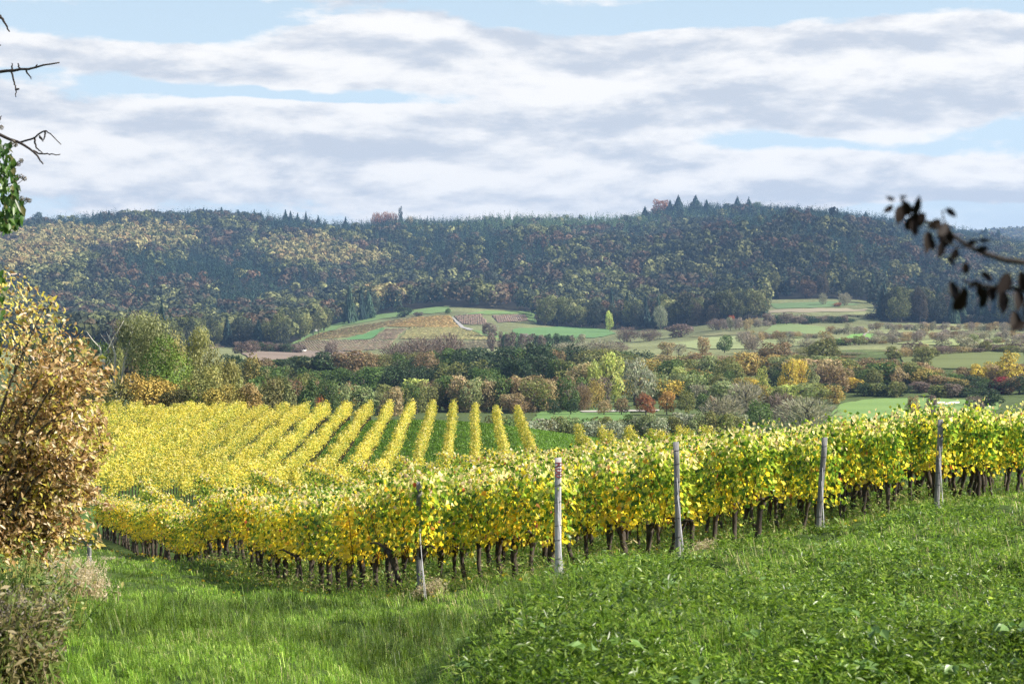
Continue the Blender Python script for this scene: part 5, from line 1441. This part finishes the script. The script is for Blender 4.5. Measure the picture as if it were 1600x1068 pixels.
# ------------------------------------------------------------------ ivy-clad tree whose trunk stands just outside the left edge
def ivy_tree():
    g = np.random.default_rng(74); d0 = 13.0
    X = xat(-150, d0); Z = gz(X, d0)
    r = empty('tree', (X, d0, Z)); tag(r, 'ivy-covered tree reaching bare twigs over the upper left edge', 'tree')
    L = lambda px, py, dd=0.0: np.array([xat(px, d0 + dd) - X, dd, zat(py, d0 + dd) - Z])
    mb = MB(); zt = np.linspace(-.3, L(0, 20)[2], 10)
    tube(mb, np.c_[np.cumsum(g.normal(0, .02, 10)), np.cumsum(g.normal(0, .02, 10)), zt], np.linspace(.16, .09, 10), 9, (1, 1, 1), True, .1, g)
    link('trunk', mb.mesh('ivy_trunk', M_TRUNK), r)
    sets = [[[(-150, 140), (-60, 120), (0, 112), (30, 110), (60, 104), (93, 98)], [(18, 111), (22, 128), (25, 140), (24, 152)], [(25, 140), (30, 139)], [(18, 111), (19, 99)], [(31, 109), (28, 98)], [(40, 108), (46, 118), (49, 124)], [(56, 105), (58, 101)]],
            [[(-150, 250), (-60, 225), (-8, 208), (10, 216), (32, 224), (50, 234), (60, 245), (67, 257)], [(32, 222), (54, 216), (64, 206), (72, 204), (80, 211), (94, 226)], [(52, 236), (62, 240), (80, 241), (94, 242)], [(54, 217), (56, 228), (60, 235), (66, 239)], [(62, 213), (66, 219)], [(71, 204), (70, 214), (66, 221)], [(-8, 208), (-2, 190), (2, 182)]],
            [[(-150, 60), (-60, 30), (0, 26), (8, 36), (15, 50)], [(0, 26), (-4, 14)], [(-60, 60), (-6, 72), (1, 70)]]]
    for q, br in enumerate(sets):
        mb = MB()
        for i, pl in enumerate(br):
            p = np.array([L(x, y, -.02 * k + g.normal(0, .02)) for k, (x, y) in enumerate(pl)])
            tt = np.linspace(0, 1, 14); s = np.linspace(0, 1, len(p)); c = np.c_[[np.interp(tt, s, p[:, a]) for a in range(3)]].T
            c += g.normal(0, .0025, c.shape)
            tube(mb, c, np.linspace(.016 if i == 0 else .007, .0045 if i == 0 else .003, 14), 5)
        link('branch', mb.mesh('bare_branch', M_TWIG), r)
    # ivy hanging from the trunk
    P = []
    n = 1250; yy = np.r_[g.uniform(222, 366, n), g.uniform(425, 640, 600)]
    lim = np.interp(yy, [222, 250, 290, 330, 350, 366, 400, 425, 450, 480, 500, 640], [14, 24, 28, 40, 36, 12, -5, 2, 11, 10, 3, -5])
    xx = lim - g.random(len(yy)) ** 1.3 * 200 - 6 * g.random(len(yy))
    n = len(yy); dd = g.uniform(-.35, .35, n)
    P = np.c_[(xx - PX0) / F * (d0 + dd) - X, dd, -(yy - HY) / F * (d0 + dd) + ZC - Z]
    c = np.array([(.05, .12, .02), (.09, .17, .03), (.03, .075, .016), (.17, .17, .06)])[g.choice(4, n, p=[.4, .25, .25, .1])] * g.uniform(.8, 1.2, (n, 1))
    mb = MB(); leaves(mb, P, np.c_[g.normal(.3, .6, n), g.normal(-.8, .5, n), g.normal(.3, .4, n)], g.uniform(.045, .085, n), g.uniform(.025, .045, n), c, g, T=np.c_[g.normal(.1, .4, (n, 2)), -np.ones(n)])
    link('ivy', mb.mesh('ivy_leaves', M_WEED), r)
    fm = MB()
    for (px, py) in [(33, 251), (29, 256), (33, 276), (38, 279), (26, 279), (34, 310), (46, 313), (41, 312), (2, 199), (20, 222), (24, 226)]:
        c0 = L(px, py, -.1); m = 46; dv = unit(g.normal(size=(m, 3)))
        leaves(fm, c0 + dv * .015, dv, .009, .009, np.array([(.20, .17, .14), (.28, .25, .2), (.12, .1, .09)])[g.integers(0, 3, m)], g)
        tube(fm, [c0, c0 + np.array([-.05, .02, -.035]), c0 + np.array([-.12, .05, -.05])], [.002, .002, .003], 4, (.12, .14, .06))
    link('berry_cluster', fm.mesh('berry_cluster', M_WEED), r)
ivy_tree()

# ------------------------------------------------------------------ dried herbs and pale grass at the left bottom
def herb(px, d, top_y, w, n, pal, label, name, heads=None, seed=80, leafy=6):
    g = np.random.default_rng(seed); X = xat(px, d); Z = gz(X, d); H = zat(top_y, d) - Z; Wd = w / F * d
    r = empty(name, (X, d, Z)); tag(r, label, 'plant'); mb = MB(); hm = MB(); st = MB()
    for i in range(n):
        x0, y0 = g.normal(0, Wd * .28), g.normal(0, Wd * .35); h = H * g.uniform(.55, 1.05)
        zb = float(height([X + x0], [d + y0])[0]) + ZC - Z
        lean = g.normal(0, .22, 2) * h; p = np.array([(x0 + lean[0] * t ** 1.6, y0 + lean[1] * t ** 1.6, zb - .03 + (h) * t) for t in (0, .35, .7, 1)])
        c = np.array(pal)[g.integers(0, len(pal))]
        tube(st, p, [.004, .0035, .0025, .0015], 4, c)
        m = leafy; t = g.uniform(.15, .98, m); q = np.c_[[np.interp(t, (0, .35, .7, 1), p[:, a]) for a in range(3)]].T
        leaves(mb, q + g.normal(0, .025, (m, 3)), g.normal(0, .7, (m, 3)) + np.array([0, -.3, .5]), g.uniform(.04, .10, m), g.uniform(.012, .03, m), np.array(pal)[g.integers(0, len(pal), m)] * g.uniform(.7, 1.2, (m, 1)), g)
        if heads is not None:
            m = 14; tt = g.uniform(.72, 1.03, m); q = np.c_[[np.interp(tt, (0, .35, .7, 1), p[:, a]) for a in range(3)]].T
            leaves(hm, q + g.normal(0, .018, (m, 3)), g.normal(size=(m, 3)), g.uniform(.012, .03, m), .012, np.array(heads)[g.integers(0, len(heads), m)] * g.uniform(.8, 1.2, (m, 1)), g)
    link('stems', st.mesh(name + '_stems', M_GRASS), r); link('leaves', mb.mesh(name + '_leaves', M_GRASS), r)
    if heads is not None: link('seed_heads', hm.mesh(name + '_heads', M_GRASS), r)
DK = [(.22, .19, .08), (.30, .26, .12), (.13, .16, .045), (.36, .30, .17), (.18, .24, .05)]
herb(-6, 10.6, 915, 105, 300, DK, 'tall dried wild herbs with dark seed heads in the lower left corner', 'wild_herb', [(.20, .17, .14), (.30, .26, .21), (.12, .10, .085)], 81, 22)
herb(115, 23, 868, 80, 260, [(.62, .52, .36), (.54, .44, .29), (.46, .40, .22)], 'tuft of pale dry grass below the brown-leaved tree', 'dry_grass', [(.66, .58, .44)], 82, 5)
herb(40, 14.5, 868, 130, 240, [(.16, .25, .06), (.24, .30, .08), (.40, .36, .12), (.12, .18, .05)], 'leafy green nettles under the brown-leaved tree', 'nettle', None, 83, 16)
herb(172, 52, 868, 30, 50, [(.6, .52, .4), (.5, .42, .3)], 'small pale dry tuft beside the path end', 'dry_grass', [(.66, .58, .44)], 84, 4)
herb(1090, 30.2, 845, 40, 60, [(.55, .45, .28), (.45, .38, .22), (.26, .28, .1)], 'dry grass tuft right of the tall straight grey post', 'dry_grass', [(.6, .5, .36)], 85, 6)
herb(672, 29.3, 905, 40, 60, [(.52, .43, .27), (.4, .36, .2), (.24, .28, .1)], 'dry grass tuft at the foot of the short half-hidden post', 'dry_grass', [(.6, .5, .36)], 86, 6)

# ------------------------------------------------------------------ dark leafy branch close to the camera on the right, on its small tree outside the frame
def near_branch():
    g = np.random.default_rng(90); d0 = 2.4
    X = xat(2050, d0); Z = gz(X, d0)
    r = empty('tree', (X, d0, Z)); tag(r, 'near out of focus branch with dark hanging leaves reaching in from the right', 'tree')
    L = lambda px, py, dd=0.0: np.array([xat(px, d0 + dd) - X, dd, zat(py, d0 + dd) - Z])
    mb = MB(); zt = np.linspace(-.2, L(0, 300)[2], 9)
    tube(mb, np.c_[np.cumsum(g.normal(0, .006, 9)), np.cumsum(g.normal(0, .006, 9)), zt], np.linspace(.04, .018, 9), 8)
    link('trunk', mb.mesh('near_trunk', M_TWIG), r)
    mb = MB()
    brs = [[(2050, 450), (1800, 430), (1600, 413), (1540, 397), (1515, 386), (1490, 370), (1470, 352), (1440, 342), (1425, 330)], [(2050, 560), (1800, 480), (1640, 455), (1590, 452), (1540, 448), (1505, 440)],
           [(1515, 386), (1490, 382), (1470, 368)], [(2050, 600), (1750, 530), (1640, 500), (1596, 494)], [(1475, 352), (1473, 330)], [(1425, 330), (1409, 316), (1407, 308)]]
    for i, pl in enumerate(brs):
        p = np.array([L(x, y, .01 * k) for k, (x, y) in enumerate(pl)]); tt = np.linspace(0, 1, 14); s = np.linspace(0, 1, len(p))
        c = np.c_[[np.interp(tt, s, p[:, a]) for a in range(3)]].T + g.normal(0, .0012, (14, 3))
        tube(mb, c, np.linspace(.0042 if pl[0][0] == 2050 else .0012, .0012 if pl[0][0] == 2050 else .0007, 14), 6)
    link('branch', mb.mesh('near_branch', M_TWIG), r)
    lv = [(1391, 310, 15, 100), (1388, 326, 19, 60), (1412, 307, 10, 95), (1405, 335, 30, 10), (1416, 325, 26, 150), (1432, 322, 30, 5), (1424, 345, 30, 15), (1428, 356, 26, -5), (1436, 343, 24, 20), (1440, 340, 18, 30), (1486, 332, 19, 120), (1448, 378, 34, 8), (1456, 380, 24, -12), (1449, 372, 22, 25),
          (1470, 366, 28, 20), (1479, 370, 30, -8), (1474, 358, 24, 45), (1460, 350, 24, 60), (1469, 390, 26, 5), (1491, 397, 19, 25), (1486, 408, 17, -30), (1508, 419, 18, 5), (1519, 378, 15, 75), (1534, 389, 18, 80), (1538, 375, 17, 95),
          (1490, 456, 34, -12), (1499, 470, 32, 20), (1505, 458, 20, 5), (1530, 452, 24, -15), (1536, 464, 34, 12), (1549, 458, 26, -10), (1542, 432, 20, -40), (1568, 442, 36, 25), (1566, 470, 38, 5), (1590, 468, 34, 15), (1598, 440, 32, -5), (1584, 502, 34, 25), (1592, 508, 28, 60), (1606, 478, 34, 10), (1520, 444, 16, 60), (1555, 450, 18, 30)]
    mb = MB(); out = np.array([(0, .5), (.22, .28), (.33, .02), (.26, -.26), (0, -.5), (-.26, -.26), (-.33, .02), (-.22, .28)])
    for (x, y, s, rot) in lv:
        c0 = L(x, y, g.uniform(-.05, .05)); sc = s * 1.12 / F * d0
        a = R(rot) + g.normal(0, .12); tilt = g.uniform(.3, .9); e1 = np.array([math.cos(a), math.sin(a) * .2, -math.sin(a)]) * g.uniform(.55, 1); e2 = np.array([math.sin(a), math.cos(g.uniform(0, 6)) * .5, math.cos(a)]); nn = np.cross(e1, e2)
        v = [c0 + e1 * sc * o[0] + e2 * sc * o[1] + nn * sc * (abs(o[0]) * .8 - .2 * o[1] ** 2) for o in out]
        mb.add(v, [np.array([(0, 1, 2, 3), (0, 3, 4, 5), (0, 5, 6, 7)])], np.array([(.007, .004, .004), (.010, .005, .004), (.006, .005, .005), (.014, .008, .005)])[g.integers(0, 4)])
    link('leaves', mb.mesh('near_leaves', M_DARKLEAF), r)
near_branch()

# ------------------------------------------------------------------ air
def haze():
    zlo = min(float((o.matrix_world @ Vector(c)).z) for o in SC.objects if o.type == 'MESH' for c in o.bound_box) if False else -60.0
    v0, v1 = (-6800, -1500, -60.0), (6800, 7400, 340.0)
    mb = MB(); box(mb, v0, v1)
    m = bpy.data.materials.new('haze'); m.use_nodes = True; t = NT(m.node_tree)
    pv = t.n('ShaderNodeVolumePrincipled')
    t.set(pv.inputs['Color'], (0.34, 0.58, 1.0)); t.set(pv.inputs['Density'], 0.000085); t.set(pv.inputs['Anisotropy'], 0.15)
    o_ = t.n('ShaderNodeOutputMaterial'); t.t.links.new(pv.outputs[0], o_.inputs['Volume'])
    m.cycles.homogeneous_volume = True
    o = link('haze', mb.mesh('haze', m)); tag(o, 'thin bluish air between the vineyard and the far hills', 'haze', kind='stuff')
haze()
